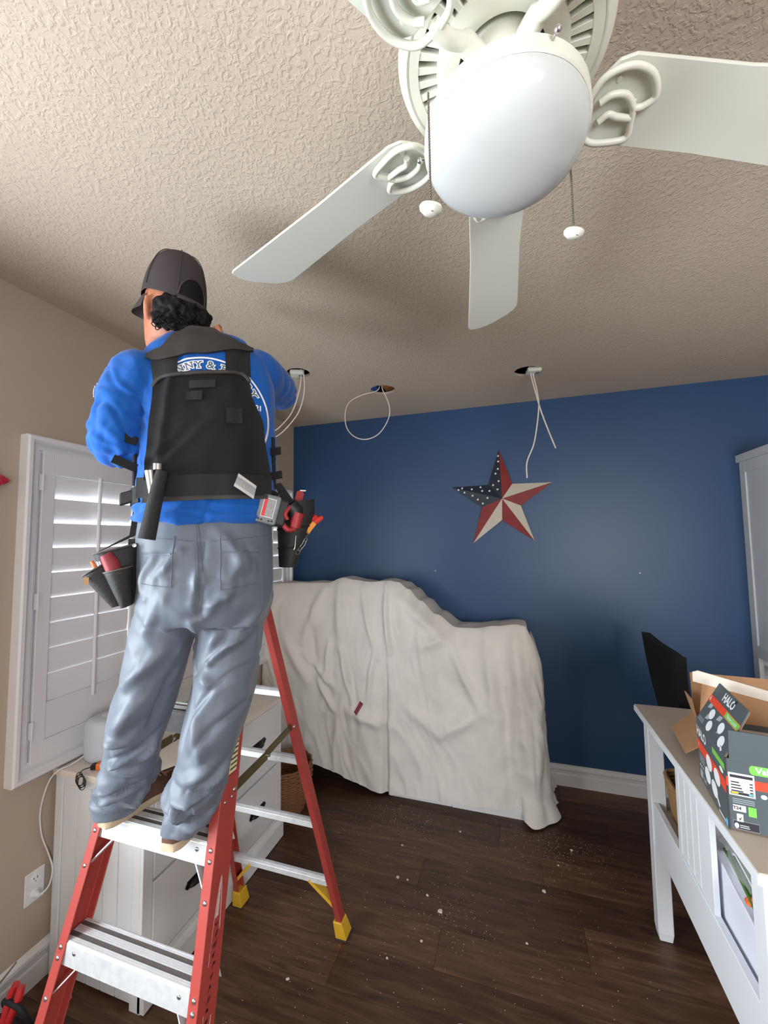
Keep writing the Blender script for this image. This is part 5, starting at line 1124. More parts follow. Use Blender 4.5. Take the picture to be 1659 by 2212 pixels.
# adjuster straps sticking out at both sides
def side_pt(s, z, out):   # s = -1 left / +1 right flank
    return PO+PR*s*(0.183+out)+UP*z
for s, z, dz, ln in ((-1,2.000,0.012,0.040), (-1,1.925,0.022,0.052), (1,1.990,0.002,0.030), (1,1.915,0.004,0.034)):
    a = side_pt(s, z, -0.004)-PF*0.07; b = a+PR*s*ln-PF*0.02+UP*dz
    MB().bar(a, b, 0.003, 0.024).build('adjuster_strap', M_web, vest, bevel=0.0008)
for s in (-1, 1):
    MB().tube(bez([side_pt(s,2.04,0.004)-PF*0.05, side_pt(s,1.96,0.006)-PF*0.05, side_pt(s,1.88,0.008)-PF*0.04], 8), 0.006, 8).build('side_cord', M_web, vest, smooth=60)
    # belt wraps round the hips
    pts = [PO+PR*(0.205*sin(t))*s+PF*(-0.150*cos(t))+UP*(1.862-0.02*(t/1.9)) for t in [0.95+0.95*i/8 for i in range(9)]]
    mb = MB()
    for a, b in zip(pts, pts[1:]): mb.bar(a, b+(b-a)*0.05, 0.004, 0.046)
    mb.build('belt_side', M_web, vest)
# --- pockets and seams on the trousers
M_seam = mat('trouser_seam', srgb(86,94,107), 0.6)
def seam(name, pts, r=0.0013, lift=0.0006):
    P = [hit_back(l, z, lift, trou_bvh) for l, z in pts]; MB().tube(P, r, 6).build(name, M_seam, trousers, smooth=60)
lin2 = lambda a, b, n=10: [(lerp(a[0],b[0],i/n), lerp(a[1],b[1],i/n)) for i in range(n+1)]
seam('seat_seam', lin2((-0.018,1.770),(-0.002,1.560),16))
seam('seat_seam', lin2((-0.012,1.770),(0.004,1.640),12))
seam('yoke_seam', lin2((-0.165,1.735),(-0.02,1.720)), 0.0013); seam('yoke_seam', lin2((0.02,1.720),(0.175,1.735)), 0.0013)
for P4 in (((-0.070,1.735),(-0.072,1.600),(-0.150,1.610)), ((0.045,1.735),(0.050,1.590),(0.150,1.600))):
    seam('pocket_seam', lin2(P4[0],P4[1],12)); seam('pocket_seam', lin2(P4[1],P4[2],10))
for l0, l1 in ((-0.155,-0.075), (0.050,0.150)): seam('pocket_flap_edge', lin2((l0,1.690),(l1,1.688),10), 0.0022)
# --- shoes
def shoe(heel, toe, side):
    heel, toe = V3(heel), V3(toe); d = (toe-heel).normalized(); r_ = V3((d.y, -d.x, 0)); L_ = (toe-heel).length
    so = empty('shoe', heel); put(so, heel, person)
    W = [(0.0,0.018),(0.03,0.029),(0.10,0.033),(0.25,0.036),(0.45,0.037),(0.62,0.044),(0.76,0.048),(0.88,0.043),(0.96,0.030),(1.0,0.012)]
    Ht = [(0.0,0.075),(0.10,0.090),(0.25,0.100),(0.40,0.092),(0.55,0.072),(0.72,0.056),(0.88,0.050),(1.0,0.030)]
    ns = 20
    rs, ru = [], []
    for i in range(ns+1):
        t = i/ns; c = heel+d*L_*t; w = interp(W, t); h = interp(Ht, t)
        rs.append([c+r_*w*1.05*a+UP*b for a, b in ((-1,0.004),(-0.92,0),(0.92,0),(1,0.004),(1,0.018),(0.97,0.022),(-0.97,0.022),(-1,0.018))])
        ru.append([c+r_*w*cos(q)*0.97+UP*(0.021+max(0.004,h-0.021)*max(0, sin(q))**0.8) for q in [PI*k/10 for k in range(11)]])
    MB().loft(rs).build('sole', mat('tan_sole', srgb(184,164,138), 0.8, var=0.08, vscale=30), so, smooth=50)
    MB().loft(ru, caps=True).build('upper', mat('brown_suede', srgb(92,62,48), 0.85, var=0.12, vscale=30), so, smooth=60)
    for k in range(4):
        t = 0.46+0.07*k; c = heel+d*L_*t+UP*(interp(Ht, t)+0.003); MB().tube([c-r_*0.022-UP*0.006, c+UP*0.001, c+r_*0.022-UP*0.006], 0.0026, 6).build('lace', mat('lace_tan', srgb(150,124,96), 0.8), so)
shoe((0.676,-2.236,0.8875), (0.712,-1.955,0.8875), -1)
shoe((0.936,-2.252,0.8875), (0.905,-1.970,0.8875), 1)
# --- body (one continuous surface: head, neck, torso, arms, hands, legs, feet)
bd = MB()
for u, rr, rf, cf in ((-0.128,0.020,0.026,0.052), (-0.120,0.038,0.046,0.040), (-0.100,0.052,0.066,0.020), (-0.070,0.062,0.080,0.006), (-0.035,0.069,0.089,0.0), (0.0,0.073,0.094,-0.002), (0.035,0.073,0.093,-0.004), (0.065,0.066,0.084,-0.006), (0.090,0.050,0.064,-0.008), (0.105,0.026,0.034,-0.008), (0.109,0.008,0.010,-0.008)):
    pass
rings_h = []
for u, rr, rf, cf in ((-0.128,0.020,0.026,0.052), (-0.120,0.038,0.046,0.040), (-0.100,0.052,0.066,0.020), (-0.070,0.062,0.080,0.006), (-0.035,0.069,0.089,0.0), (0.0,0.073,0.094,-0.002), (0.035,0.073,0.093,-0.004), (0.065,0.066,0.084,-0.006), (0.090,0.050,0.064,-0.008), (0.105,0.026,0.034,-0.008), (0.109,0.008,0.010,-0.008)):
    rings_h.append([hp(rr*cos(t), cf+rf*sin(t), u) for t in [2*PI*i/28 for i in range(28)]])
bd.loft(rings_h)
bd.tube([hp(0,0.090,0.010), hp(0,0.106,-0.022), hp(0,0.112,-0.036), hp(0,0.094,-0.046)], [0.007,0.010,0.014,0.010], 10)      # nose
bd.tube([hp(-0.022,0.080,-0.078), hp(0,0.092,-0.076), hp(0.022,0.080,-0.078)], 0.0065, 8); bd.tube([hp(-0.018,0.078,-0.090), hp(0,0.088,-0.090), hp(0.018,0.078,-0.090)], 0.007, 8)   # lips
for s in (-1, 1):    # ears, brow ridges
    bd.tube([hp(s*0.070,-0.004,-0.008), hp(s*0.080,-0.014,-0.004), hp(s*0.084,-0.020,-0.026), hp(s*0.078,-0.014,-0.048), hp(s*0.068,-0.004,-0.058)], [0.008,0.009,0.009,0.009,0.007], 10)
    bd.tube([hp(s*0.014,0.090,0.022), hp(s*0.036,0.086,0.026), hp(s*0.054,0.070,0.018)], 0.008, 8)
limb(bd, [hp(0,-0.010,-0.06), V3((0.920,-2.200,2.340)), V3((0.935,-2.185,2.260))], [0.058,0.058,0.075])
bd.loft([ring(c, w*0.86, b*0.78, dz, ex=2.3) for c, w, b, dz in TOR[2:10]])
bd.loft([ring(c, w, b, 0, ex=2.3) for c, w, b in (((0.968,-2.153,1.84),0.31,0.10), ((0.969,-2.153,1.70),0.33,0.105), ((0.970,-2.151,1.58),0.32,0.105), ((0.965,-2.157,1.50),0.29,0.09))])
limb(bd, [SH_L, EL_L, WR_L], [0.050,0.040,0.028]); limb(bd, [SH_R, EL_R, WR_R], [0.050,0.040,0.028])
limb(bd, [(0.905,-2.208,1.56), (0.842,-2.232,1.33), (0.790,-2.222,1.19), (0.735,-2.200,1.03), (0.690,-2.188,0.945)], [0.064,0.050,0.040,0.034,0.026])
limb(bd, [(1.034,-2.104,1.56), (1.038,-2.156,1.33), (1.030,-2.186,1.20), (0.978,-2.188,1.03), (0.940,-2.190,0.945)], [0.066,0.052,0.040,0.034,0.026])
for hl, to in (((0.690,-2.196,0.934),(0.708,-1.985,0.918)), ((0.938,-2.210,0.934),(0.909,-2.000,0.918))): limb(bd, [hl, (V3(hl)+V3(to))/2+UP*0.004, to], [0.026,0.024,0.018])
def hand(wr, d, side, palm_n):
    """palm, four fingers of unequal length with two bends and a thumb leaving the side of the palm"""
    d = V3(d).normalized(); n_ = V3(palm_n); n_ = (n_-d*n_.dot(d)).normalized(); s_ = d.cross(n_)*side
    wr = V3(wr); limb(bd, [wr, wr+d*0.03, wr+d*0.085], [0.024,0.026,0.022], 12, 4)
    for k, (o, ln) in enumerate(((-0.030,0.068), (-0.010,0.078), (0.010,0.073), (0.029,0.058))):
        b_ = wr+d*0.080+s_*o; p1 = b_+d*ln*0.45+n_*0.006; p2 = p1+(d*0.75+n_*0.75).normalized()*ln*0.34; p3 = p2+(d*0.25+n_*1.0).normalized()*ln*0.26
        bd.tube([wr+d*0.035+s_*o*0.6, b_, p1, p2, p3], [0.012,0.0095,0.0088,0.0080,0.0068], 10); bd.ball(p3, 0.0068, 10, 6)
    t0 = wr+d*0.030-s_*0.022; t1 = t0-s_*0.028+d*0.028+n_*0.010; t2 = t1+d*0.026-s_*0.004+n_*0.014
    bd.tube([wr+d*0.02, t0, t1, t2], [0.014,0.0125,0.0105,0.0085], 10); bd.ball(t2, 0.0085, 10, 6)
hand(WR_L, (-0.05,0.55,0.80), 1, (0.5,0.6,-0.4)); hand(WR_R, (-0.55,-0.05,0.80), -1, (-0.2,0.9,0.2))
vs_, ns_, fs_ = remesh(bd, 0.0045, 3)
M_skin = mat('skin', srgb(172,112,86), 0.55, var=0.06, vscale=20, spec=0.35)
body = mesh_obj('body', vs_, fs_, M_skin, person, smooth=180)
for s in (-1, 1):
    ey = MB().ball(hp(s*0.032,0.078,0.002), 0.0125, 14, 10).build('eye', mat('eye_white', srgb(232,228,222), 0.25), body, smooth=180)
    MB().ball(hp(s*0.032,0.0855,0.002), 0.0062, 12, 8).build('iris', mat('eye_dark', srgb(40,26,18), 0.2), ey, smooth=180)
    MB().tube([hp(s*0.016,0.096,0.026), hp(s*0.036,0.092,0.032), hp(s*0.056,0.074,0.024)], [0.003,0.004,0.002], 8).build('eyebrow', mat('hair_black', srgb(10,8,8), 0.7, spec=0.25), body, smooth=60)
# --- hair: curly mass below the cap
M_hair = MATS['hair_black']
random.seed(21); hm = MB()
for k in range(260):
    az = random.uniform(rad(112), rad(285)); u = random.uniform(-0.080, 0.004)     # measured from the face direction
    if az < rad(90) or az > rad(270): u = random.uniform(-0.020, 0.020)
    rr, rf = (0.070, 0.092) if u > -0.04 else (0.064, 0.082); jut = random.uniform(0.0, 0.012)+(0.012 if az > rad(200) and u < 0 else 0)
    p = hp((rr+jut)*sin(az)*-1, -0.002+(rf+jut)*cos(az), u); hm.ball(p, random.uniform(0.008, 0.014), 8, 6)
vs_, ns_, fs_ = remesh(hm, 0.004, 1)
hair = mesh_obj('hair', [v+n_*0.004*noise.noise(v*90) for v, n_ in zip(vs_, ns_)], fs_, M_hair, person, smooth=180)
for k in range(150):       # loose curls
    az = random.uniform(rad(115), rad(285)); u = random.uniform(-0.080, -0.005); rr, rf = 0.076, 0.097
    b_ = hp(-rr*sin(az), rf*cos(az), u); o_ = (b_-HC).normalized(); t_ = o_.cross(UP).normalized(); q_ = random.uniform(0.003, 0.0065); ph = random.uniform(0, 6)
    MB().tube([b_+o_*(0.004+q_*(1-cos(t)))+t_*q_*sin(t+ph*0.1)+UP*q_*0.8*(sin(t*1.0+ph)-0.2*t) for t in [0.6*i for i in range(9)]], 0.0014, 5).build('curl', M_hair, hair, smooth=60)
# --- cap
M_cap = mat('charcoal_cap', srgb(62,55,58), 0.8, var=0.06, vscale=9, bump=0.08, bscale=400, bdist=0.001, spec=0.25)
cap = MB(); rings_c = []
for i in range(15):
    t = (i/14)*PI/2; k = cos(t)**0.62 if i < 14 else 0.02; u = 0.022+0.140*sin(t)**1.05
    rings_c.append([hp(0.083*k*cos(a), -0.004-0.004*sin(t)+0.104*k*sin(a), u-0.006*cos(a*1)*0-0.020*max(0, -sin(a))*(1-sin(t))) for a in [2*PI*j/48 for j in range(48)]])
cap.loft(rings_c, caps=False); cp = cap.build('cap', M_cap, person, smooth=180)
MB().lathe([(0.0,0.004),(0.006,0.003),(0.008,-0.001)], hp(0,-0.008,0.162), 14, HUt).build('cap_button', M_cap, cp, smooth=60)
for k in range(6):
    a = 2*PI*k/6; MB().tube([hp(0.0845*(cos(t)**0.62 if t < 1.55 else 0.03)*cos(a), -0.004-0.004*sin(t)+0.1055*(cos(t)**0.62 if t < 1.55 else 0.03)*sin(a), 0.024+0.1405*sin(t)**1.05-0.020*max(0,-sin(a))*(1-sin(t))) for t in [PI/2*j/14 for j in range(1,15)]], 0.0012, 5).build('cap_seam', mat('cap_seam', srgb(50,44,47), 0.8), cp, smooth=60)
mb = MB()
def brim(u, v, dz): x = lerp(-0.078, 0.078, u); e = math.sqrt(max(0, 1-(x/0.0785)**2)); f0_ = -0.004+0.104*e*0.98+0.0; f1_ = f0_+0.082*e**0.7; return hp(x, lerp(f0_, f1_, v), 0.030-0.030*v-0.016*(x/0.078)**2+dz)
mb.grid(lambda u, v: brim(u, v, 0), 20, 8); mb.grid(lambda u, v: brim(1-u, v, -0.004), 20, 8)
ed = [brim(i/20, 1, 0) for i in range(21)]; ed2 = [brim(i/20, 1, -0.004) for i in range(21)]
mb.add(ed+ed2, [(i, i+1, 22+i, 21+i) for i in range(20)]); mb.build('cap_brim', M_cap, cp, smooth=60)
# rear opening with its strap
def cap_pt(a, t, s=1.0):   # point on the cap's surface
    k = cos(t)**0.62; return hp(0.083*s*k*cos(a), -0.004-0.004*sin(t)+0.104*s*k*sin(a), 0.022+0.140*sin(t)**1.05-0.020*max(0, -sin(a))*(1-sin(t)))
AO = lambda u: -PI/2+lerp(-0.50, 0.50, u)
TO = lambda u, v: 0.05+0.40*v*math.sqrt(max(0, 1-(2*u-1)**2))
mb = MB(); mb.grid(lambda u, v: cap_pt(AO(u), TO(u, v), 1.012), 16, 8)
mb.build('cap_opening', M_hair, cp, smooth=180, recalc=False)
MB().tube([cap_pt(AO(i/10)*1.0, 0.012, 1.02) for i in range(11)], 0.007, 8).build('cap_strap', M_cap, cp, smooth=60)
MB().tube([cap_pt(AO(i/24), TO(i/24, 1), 1.014) for i in range(25)], 0.0026, 6).build('cap_opening_edge', M_cap, cp, smooth=60)

# ================================================================== TOOLS hung on the belt
M_pouch = mat('black_leather_pouch', srgb(34,32,34), 0.65, var=0.15, vscale=14, bump=0.15, bscale=140)
M_stitch = mat('pouch_stitch', srgb(90,84,82), 0.7)
# left pouch: two tapering pockets on a hanging strap
lp = tag(empty('tool_pouch', (0.80,-2.33,1.54)), 'dark leather double tool pouch hanging at the left hip in front of the shutters', 'tool pouch')
U = V3((0.719,0.695,0)); W_ = V3((0.695,-0.719,0))      # along the hip, towards the viewer
PB = V3((0.822,-2.296,0))
def pp(a, b, z): return PB+U*a+W_*b+UP*z
def pocket(name, top, bot, dpt, dpb, n=10):
    """open leather pocket: front bulges, top rim open; top/bot = (a0,z0,a1,z1)"""
    rings = []
    for k in range(n+1):
        t = k/n; a0, z0, a1, z1 = [lerp(bot[i], top[i], t) for i in range(4)]; d = lerp(dpb, dpt, t**0.7)
        rings.append([pp(lerp(a0,a1,0.5)+(a1-a0)/2*cos(q), 0.012+d*(0.5+0.5*sin(q)), lerp(z0,z1,0.5+0.5*cos(q))) for q in [2*PI*j/20 for j in range(20)]])
    inner = [[p*1.0 for p in r] for r in rings]
    mb = MB(); mb.loft(rings, caps=False); c_ = sum(rings[0], V3())/20; k0 = len(mb.v)
    mb.add([c_]+rings[0], [(0, 1+(j+1)%20, 1+j) for j in range(20)])
    o = mb.build(name, M_pouch, lp, smooth=60)
    so_ = o.modifiers.new('thick', 'SOLIDIFY'); so_.thickness = 0.003; so_.offset = -1
    MB().tube([p+UP*0.0005 for p in rings[-1]], 0.0022, 6, closed=True).build('pocket_rim', M_stitch, o, smooth=60)
    return o
pocket('rear_pocket', (-0.078,1.690,0.022,1.716), (-0.014,1.548,0.020,1.560), 0.050, 0.026)
MB().prism([pp(-0.080,0.010,1.690), pp(0.026,0.010,1.745), pp(0.030,0.010,1.845), pp(0.012,0.010,1.845), pp(0.000,0.010,1.740)], W_*0.006).build('hanging_strap', M_web, lp, bevel=0.001)
MB().prism([pp(-0.006,0.004,1.552), pp(0.034,0.004,1.552), pp(0.034,0.004,1.730), pp(-0.002,0.004,1.730)], W_*0.008).build('back_leather', M_pouch, lp, bevel=0.001)
pocket('front_pocket', (-0.100,1.632,-0.040,1.672), (-0.034,1.545,-0.006,1.553), 0.044, 0.020)
pocket('middle_pocket', (-0.052,1.640,0.014,1.656), (-0.012,1.542,0.016,1.552), 0.070, 0.034)
MB().lathe([(0.006,0),(0.005,0.003),(0.0,0.004)], pp(0.018,0.066,1.712), 12, W_).build('pouch_rivet', M_steel, lp, smooth=60)
MB().obox(pp(-0.088,0.050,1.622), U, W_, UP, 0.006, 0.001, 0.009).build('brand_tab', mat('tan_tab', srgb(176,140,104), 0.7), lp)
MB().obox(pp(-0.004,0.018,1.846), U*0.8+UP*0.3, W_, UP, 0.022, 0.008, 0.018).build('strap_clip', M_black, lp, bevel=0.004, seg=2)
# tools in the left pouch
th = tag(empty('pliers', tuple(pp(-0.045,0.035,1.60))), 'pliers with a fat dark red grip in the left hip pouch', 'pliers')
MB().tube([pp(-0.020,0.052,1.620), pp(-0.034,0.060,1.668), pp(-0.046,0.062,1.690)], [0.017,0.019,0.014], 12).build('grip', mat('dull_red_grip', srgb(140,42,52), 0.6), th, smooth=60)
MB().tube([pp(-0.046,0.040,1.622), pp(-0.062,0.044,1.672)], [0.006,0.008], 10).build('jaw', M_steel, th, smooth=60)
mk_ = tag(empty('orange_pliers', tuple(pp(-0.07,0.03,1.60))), 'small orange-handled snips in the front pocket of the left pouch', 'snips')
for q in (-0.004, 0.006): MB().tube([pp(-0.060+q,0.030,1.622), pp(-0.068+q*1.6,0.034,1.660), pp(-0.072+q*2,0.036,1.672)], [0.005,0.0048,0.004], 8).build('handle', mat('orange_grip', srgb(216,118,60), 0.5), mk_, smooth=60)
# hammer hanging in a loop at the back of the belt
hm_ = tag(empty('hammer', tuple(hit_back(-0.09,1.72,0.03))), 'hammer with black rubber grip hanging head-up from the back of the belt', 'hammer')
h0, h1 = hit_back(-0.098,1.905,0.030), hit_back(-0.128,1.728,0.052)
MB().tube([h0, lerp(h0,h1,0.3)-PF*0.004, lerp(h0,h1,0.7)-PF*0.002, h1], [0.015,0.017,0.019,0.0205], 16).build('grip', mat('black_rubber', srgb(34,36,38), 0.85, var=0.25, vscale=60, bump=0.2, bscale=200), hm_, smooth=50)
MB().tube([h0+UP*0.004-PR*0.010, h0+UP*0.020-PR*0.010], 0.012, 12).build('neck', M_steel, hm_, smooth=50)
hk = hit_back(-0.124,1.876,0.030)
tag(MB().tube([hk+UP*0.032-PR*0.004, hk-UP*0.028+PR*0.004], [0.014,0.011], 14).build('steel_hammer_loop', M_steel, smooth=50), 'shiny steel hammer loop on the black belt beside the hammer grip', 'hammer loop')
# right pouch and drill
rp = tag(empty('hip_pouch', (1.155,-1.99,1.64)), 'black fabric tool pouch at the right hip stuffed with red-handled tools', 'tool pouch')
PB2 = V3((1.166,-1.972,0)); U2 = V3((0.719,0.695,0)); W2 = V3((0.695,-0.719,0))
def pq(a, b, z): return PB2+U2*a+W2*b+UP*z
rings = []
for k in range(11):
    t = k/10; z = lerp(1.632, 1.850, t); a0 = lerp(-0.050, -0.060, t); a1 = lerp(0.004, 0.068, min(1, t*1.25)); d = lerp(0.040, 0.066, t**0.6)
    rings.append([pq((a0+a1)/2+(a1-a0)/2*cos(q), -0.030+d*sin(q), z+0.010*cos(q)*t) for q in [2*PI*j/24 for j in range(24)]])
MB().loft(rings).build('pouch_body', M_pouch, rp, smooth=60)
for z in (1.70, 1.76): MB().tube([p*1.0 for p in rings[int((z-1.640)/0.0195)]], 0.003, 6, closed=True).build('pouch_band', M_web, rp, smooth=60)
MB().tube(bez([pq(-0.010,0.030,1.735), pq(-0.014,0.034,1.700), pq(-0.018,0.034,1.690)], 6), 0.0016, 6).build('metal_pin', M_steel, rp)
MB().prism([pq(-0.050,0.03,1.835), pq(-0.010,0.035,1.835), pq(-0.060,0.03,1.905), pq(-0.080,0.028,1.90)], W2*0.005).build('belt_tab', M_web, rp)
dr_ = tag(empty('cordless_drill', (1.160,-2.075,1.74)), 'red and black cordless drill with a grey battery hung at the right hip', 'drill')
bc_ = V3((1.157,-2.128,1.812)); e1 = (V3((0.66,0.60,-0.22))).normalized(); e2 = V3((0.16,0.19,0.97)).normalized(); e2 = (e2-e1*e2.dot(e1)).normalized(); e3 = e1.cross(e2)
if e3.dot(V3((0.7,-0.7,0))) < 0: e3 = -e3
M_bat = mat('battery_grey', srgb(120,126,130), 0.55, var=0.2, vscale=50); M_dred = mat('drill_red', srgb(150,34,40), 0.5, var=0.15, vscale=30)
bt = MB().obox(bc_, e1, e2, e3, 0.030, 0.043, 0.026).build('battery', M_bat, dr_, bevel=0.006, seg=2)
def bface(name, a0, a1, b0, b1, m, lift): return MB().add([bc_+e1*a+e2*b+e3*(0.0262+lift) for a, b in ((a0,b0),(a1,b0),(a1,b1),(a0,b1))], [(0,1,2,3)]).build(name, m, bt, recalc=False)
bface('battery_label_edge', -0.019, 0.017, -0.026, 0.031, M_print, 0.0003); bface('battery_label', -0.0175, 0.0155, -0.0245, 0.0295, mat('label_speckle', srgb(150,150,148), 0.5, var=0.4, vscale=260), 0.0006); bface('battery_label_red', -0.0175, -0.008, -0.0245, 0.0295, mat('label_bright_red', srgb(206,52,64), 0.5), 0.0009)
for a, b in ((-0.022,-0.034), (-0.013,-0.035), (0.008,-0.035), (0.017,-0.034)): MB().cyl(bc_+e1*a+e2*b+e3*0.0255, bc_+e1*a+e2*b+e3*0.0268, 0.0032, n=10).build('screw_hole', M_black, bt)
for a in (-0.016, 0.016): MB().obox(bc_+e1*a+e2*0.043+e3*0.006, e1, e2, e3, 0.008, 0.004, 0.010).build('battery_clip', M_black, bt, bevel=0.002)
bc2 = bc_+e1*0.062-e3*0.006
MB().obox(bc_+e1*0.042-e3*0.008, e1, e2, e3, 0.016, 0.040, 0.024).build('battery_dock', M_black, dr_, bevel=0.006, seg=2)
MB().tube([bc2+e2*0.030, bc2+e1*0.020+e2*0.020, bc2+e1*0.032-e2*0.010], [0.026,0.026,0.022], 14).build('handle', M_black, dr_, smooth=50)
MB().tube([bc2+e1*0.028+e2*0.012+e3*0.008, bc2+e1*0.030-e2*0.034+e3*0.008], [0.020,0.016], 14).build('red_shell', M_dred, dr_, smooth=50)
MB().tube(bez([bc2-e1*0.010-e2*0.030+e3*0.012, bc2+e1*0.010-e2*0.044+e3*0.014, bc2+e1*0.030-e2*0.036+e3*0.012], 6), 0.008, 10).build('red_guard', M_dred, dr_, smooth=50)
MB().tube(bez([bc2+e2*0.026+e3*0.018, bc2-e1*0.010+e3*0.022, bc2+e2*-0.016+e3*0.020], 6), 0.006, 10).build('red_trim', M_dred, dr_, smooth=50)
# red and orange handles sticking out of the right pouch
rt = tag(empty('red_strap_tool', tuple(pq(0.02,-0.02,1.83))), 'red looped strap rising from the right hip pouch against the navy wall corner', 'tool')
MB().prism([pq(-0.010,-0.020,1.835), pq(0.016,-0.020,1.830), pq(0.030,-0.020,1.878), pq(0.020,-0.020,1.892), pq(0.004,-0.020,1.886)], W2*0.006).build('strap', mat('red_strap', srgb(158,28,34), 0.5), rt, bevel=0.001)
MB().obox(pq(0.025,-0.017,1.889), U2, W2, UP, 0.010, 0.004, 0.002).build('strap_end', M_print, rt)
for (a, z, nm, lbl, m, ln) in ((0.056, 1.800, 'red_screwdriver', 'screwdriver with short red handle poking out of the right hip pouch', mat('handle_red', srgb(206,44,38), 0.4), 0.030), (0.068, 1.792, 'red_nut_driver', 'nut driver with long bright red handle, outermost tool of the right hip pouch', mat('handle_bright_red', srgb(220,52,40), 0.4), 0.040)):
    o_ = tag(empty(nm, tuple(pq(a,-0.02,z-0.03))), lbl, 'screwdriver'); d_ = (U2*0.75+UP*0.45).normalized(); p0 = pq(a-0.012,-0.020,z-0.016)
    MB().tube([p0, p0+d_*ln*0.5, p0+d_*ln], [0.0095,0.011,0.0085], 12).ball(p0+d_*ln, 0.0085, 12, 6).build('handle', m, o_, smooth=50)
    MB().tube([p0-d_*0.04, p0], 0.003, 8).build('shaft', M_steel, o_)
    MB().tube([p0+d_*0.004, p0+d_*0.010], 0.0112, 12).build('collar', mat('purple_band', srgb(80,56,130), 0.5), o_, smooth=50)
ot_ = tag(empty('orange_tag', tuple(pq(0.055,0.01,1.745))), 'orange tag clipped to the right hip pouch above the silver clip', 'tag')
d_ = (U2*0.62+UP*0.78).normalized()
MB().obox(pq(0.046,0.004,1.762), d_, W2, d_.cross(W2), 0.022, 0.003, 0.0085).build('tag_body', mat('orange_tag', srgb(236,150,36), 0.5), ot_, bevel=0.001)
ck = tag(empty('snap_clip', tuple(pq(0.02,0.03,1.69))), 'silver snap clip hanging from the right hip pouch', 'clip')
cpts = [pq(0.030,0.010,1.740), pq(0.026,0.016,1.722), pq(0.018,0.018,1.706), pq(0.006,0.018,1.692), pq(0.000,0.018,1.682)]
for k, (c_, r_) in enumerate(((cpts[0],0.0055), (cpts[1],0.0045), (cpts[3],0.0050), (cpts[4],0.0060))):
    MB().tube([c_+d_*r_*1.5*cos(t)+d_.cross(W2)*r_*sin(t) for t in [2*PI*j/16 for j in range(16)]], 0.0014, 6, closed=True).build('ring', M_steel, ck, smooth=60)
MB().tube([c+d_.cross(W2)*0.0045*s for s in (1,) for c in (cpts[1], cpts[2], cpts[3])], 0.0016, 6).tube([c-d_.cross(W2)*0.0045 for c in (cpts[1], cpts[2], cpts[3])], 0.0016, 6).build('hook', M_steel, ck, smooth=60)
# ================================================================== CABLES AND FITTINGS in the ceiling holes
M_wire = mat('white_cable', srgb(226,216,206), 0.5)
M_jb = mat('pale_plastic', srgb(206,212,202), 0.5)
def cable(name, pts, label, group=None, r=0.0042):
    return tag(MB().tube(bez(pts, 14), r, 8).build(name, M_wire, smooth=60), label, 'cable', group)
hx, hy, hr = HOLES[2]
cable('loose_cable', [(hx+0.035,hy,H+0.06), (hx+0.038,hy,H-0.02), (hx+0.058,hy,2.60), (hx+0.062,hy,2.50), (hx+0.030,hy,2.30), (hx-0.016,hy,2.18), (hx-0.020,hy,2.080)], 'white cable hanging longest from the right-hand ceiling hole, ending above the star')
cable('loose_cable', [(hx+0.020,hy-0.004,H+0.06), (hx+0.024,hy-0.004,H-0.02), (hx+0.048,hy-0.008,2.60), (hx+0.070,hy-0.006,2.50), (hx+0.105,hy-0.004,2.38), (hx+0.148,hy,2.250)], 'shorter white cable swinging right from the right-hand ceiling hole')
hx, hy, hr = HOLES[1]
cable('looped_cable', [(hx-0.02,hy+0.01,H+0.05), (hx-0.045,hy+0.005,H+0.002), (hx-0.16,hy-0.005,2.722), (hx-0.245,hy-0.01,2.680), (hx-0.275,hy-0.012,2.600), (hx-0.262,hy-0.012,2.500), (hx-0.200,hy-0.012,2.430), (hx-0.112,hy-0.012,2.408), (hx-0.025,hy-0.012,2.440), (hx+0.040,hy-0.012,2.530), (hx+0.050,hy-0.010,2.610), (hx+0.025,hy-0.008,2.690), (hx+0.000,hy-0.004,H+0.003), (hx-0.01,hy,H+0.06)], 'white cable bent into a round loop below the middle ceiling hole', r=0.0036)
hx, hy, hr = HOLES[0]
cable('hanging_cable', [(hx+0.016,hy,H+0.05), (hx+0.018,hy,H-0.01), (hx+0.015,hy-0.01,2.64), (hx-0.030,hy-0.02,2.50), (hx-0.110,hy-0.03,2.41), (hx-0.185,hy-0.03,2.375)], 'white cable dropping nearer the worker from the left ceiling hole', r=0.0036)
cable('hanging_cable', [(hx+0.034,hy,H+0.05), (hx+0.036,hy,H-0.01), (hx+0.040,hy,2.62), (hx+0.010,hy-0.01,2.50), (hx-0.060,hy-0.02,2.41), (hx-0.130,hy-0.03,2.355), (hx-0.180,hy-0.03,2.362), (hx-0.192,hy-0.032,2.39)], 'white cable curling outermost from the left ceiling hole', r=0.0036)
# driver boxes pushed part way into two of the holes
def driver(c, ang, label):
    d = tag(empty('junction_driver', (c[0], c[1], H-0.02)), label, 'driver box'); a = V3((cos(ang), sin(ang), 0)); b = V3((-sin(ang), cos(ang), 0))
    MB().obox((c[0],c[1],H-0.004), a, b, UP, 0.042, 0.036, 0.014).build('driver_case', M_jb, d, bevel=0.010, seg=3)
    MB().obox(V3((c[0],c[1],H-0.008))+a*0.022, a, b, UP, 0.012, 0.014, 0.012).build('clamp', M_steel, d, bevel=0.002)
driver((HOLES[2][0]+0.042, HOLES[2][1]-0.004), 0.2, 'pale plastic driver box plugging most of the right-hand ceiling hole')
driver((HOLES[0][0]-0.006, HOLES[0][1]-0.004), 0.4, 'pale plastic driver box sitting in the left ceiling hole by the worker')
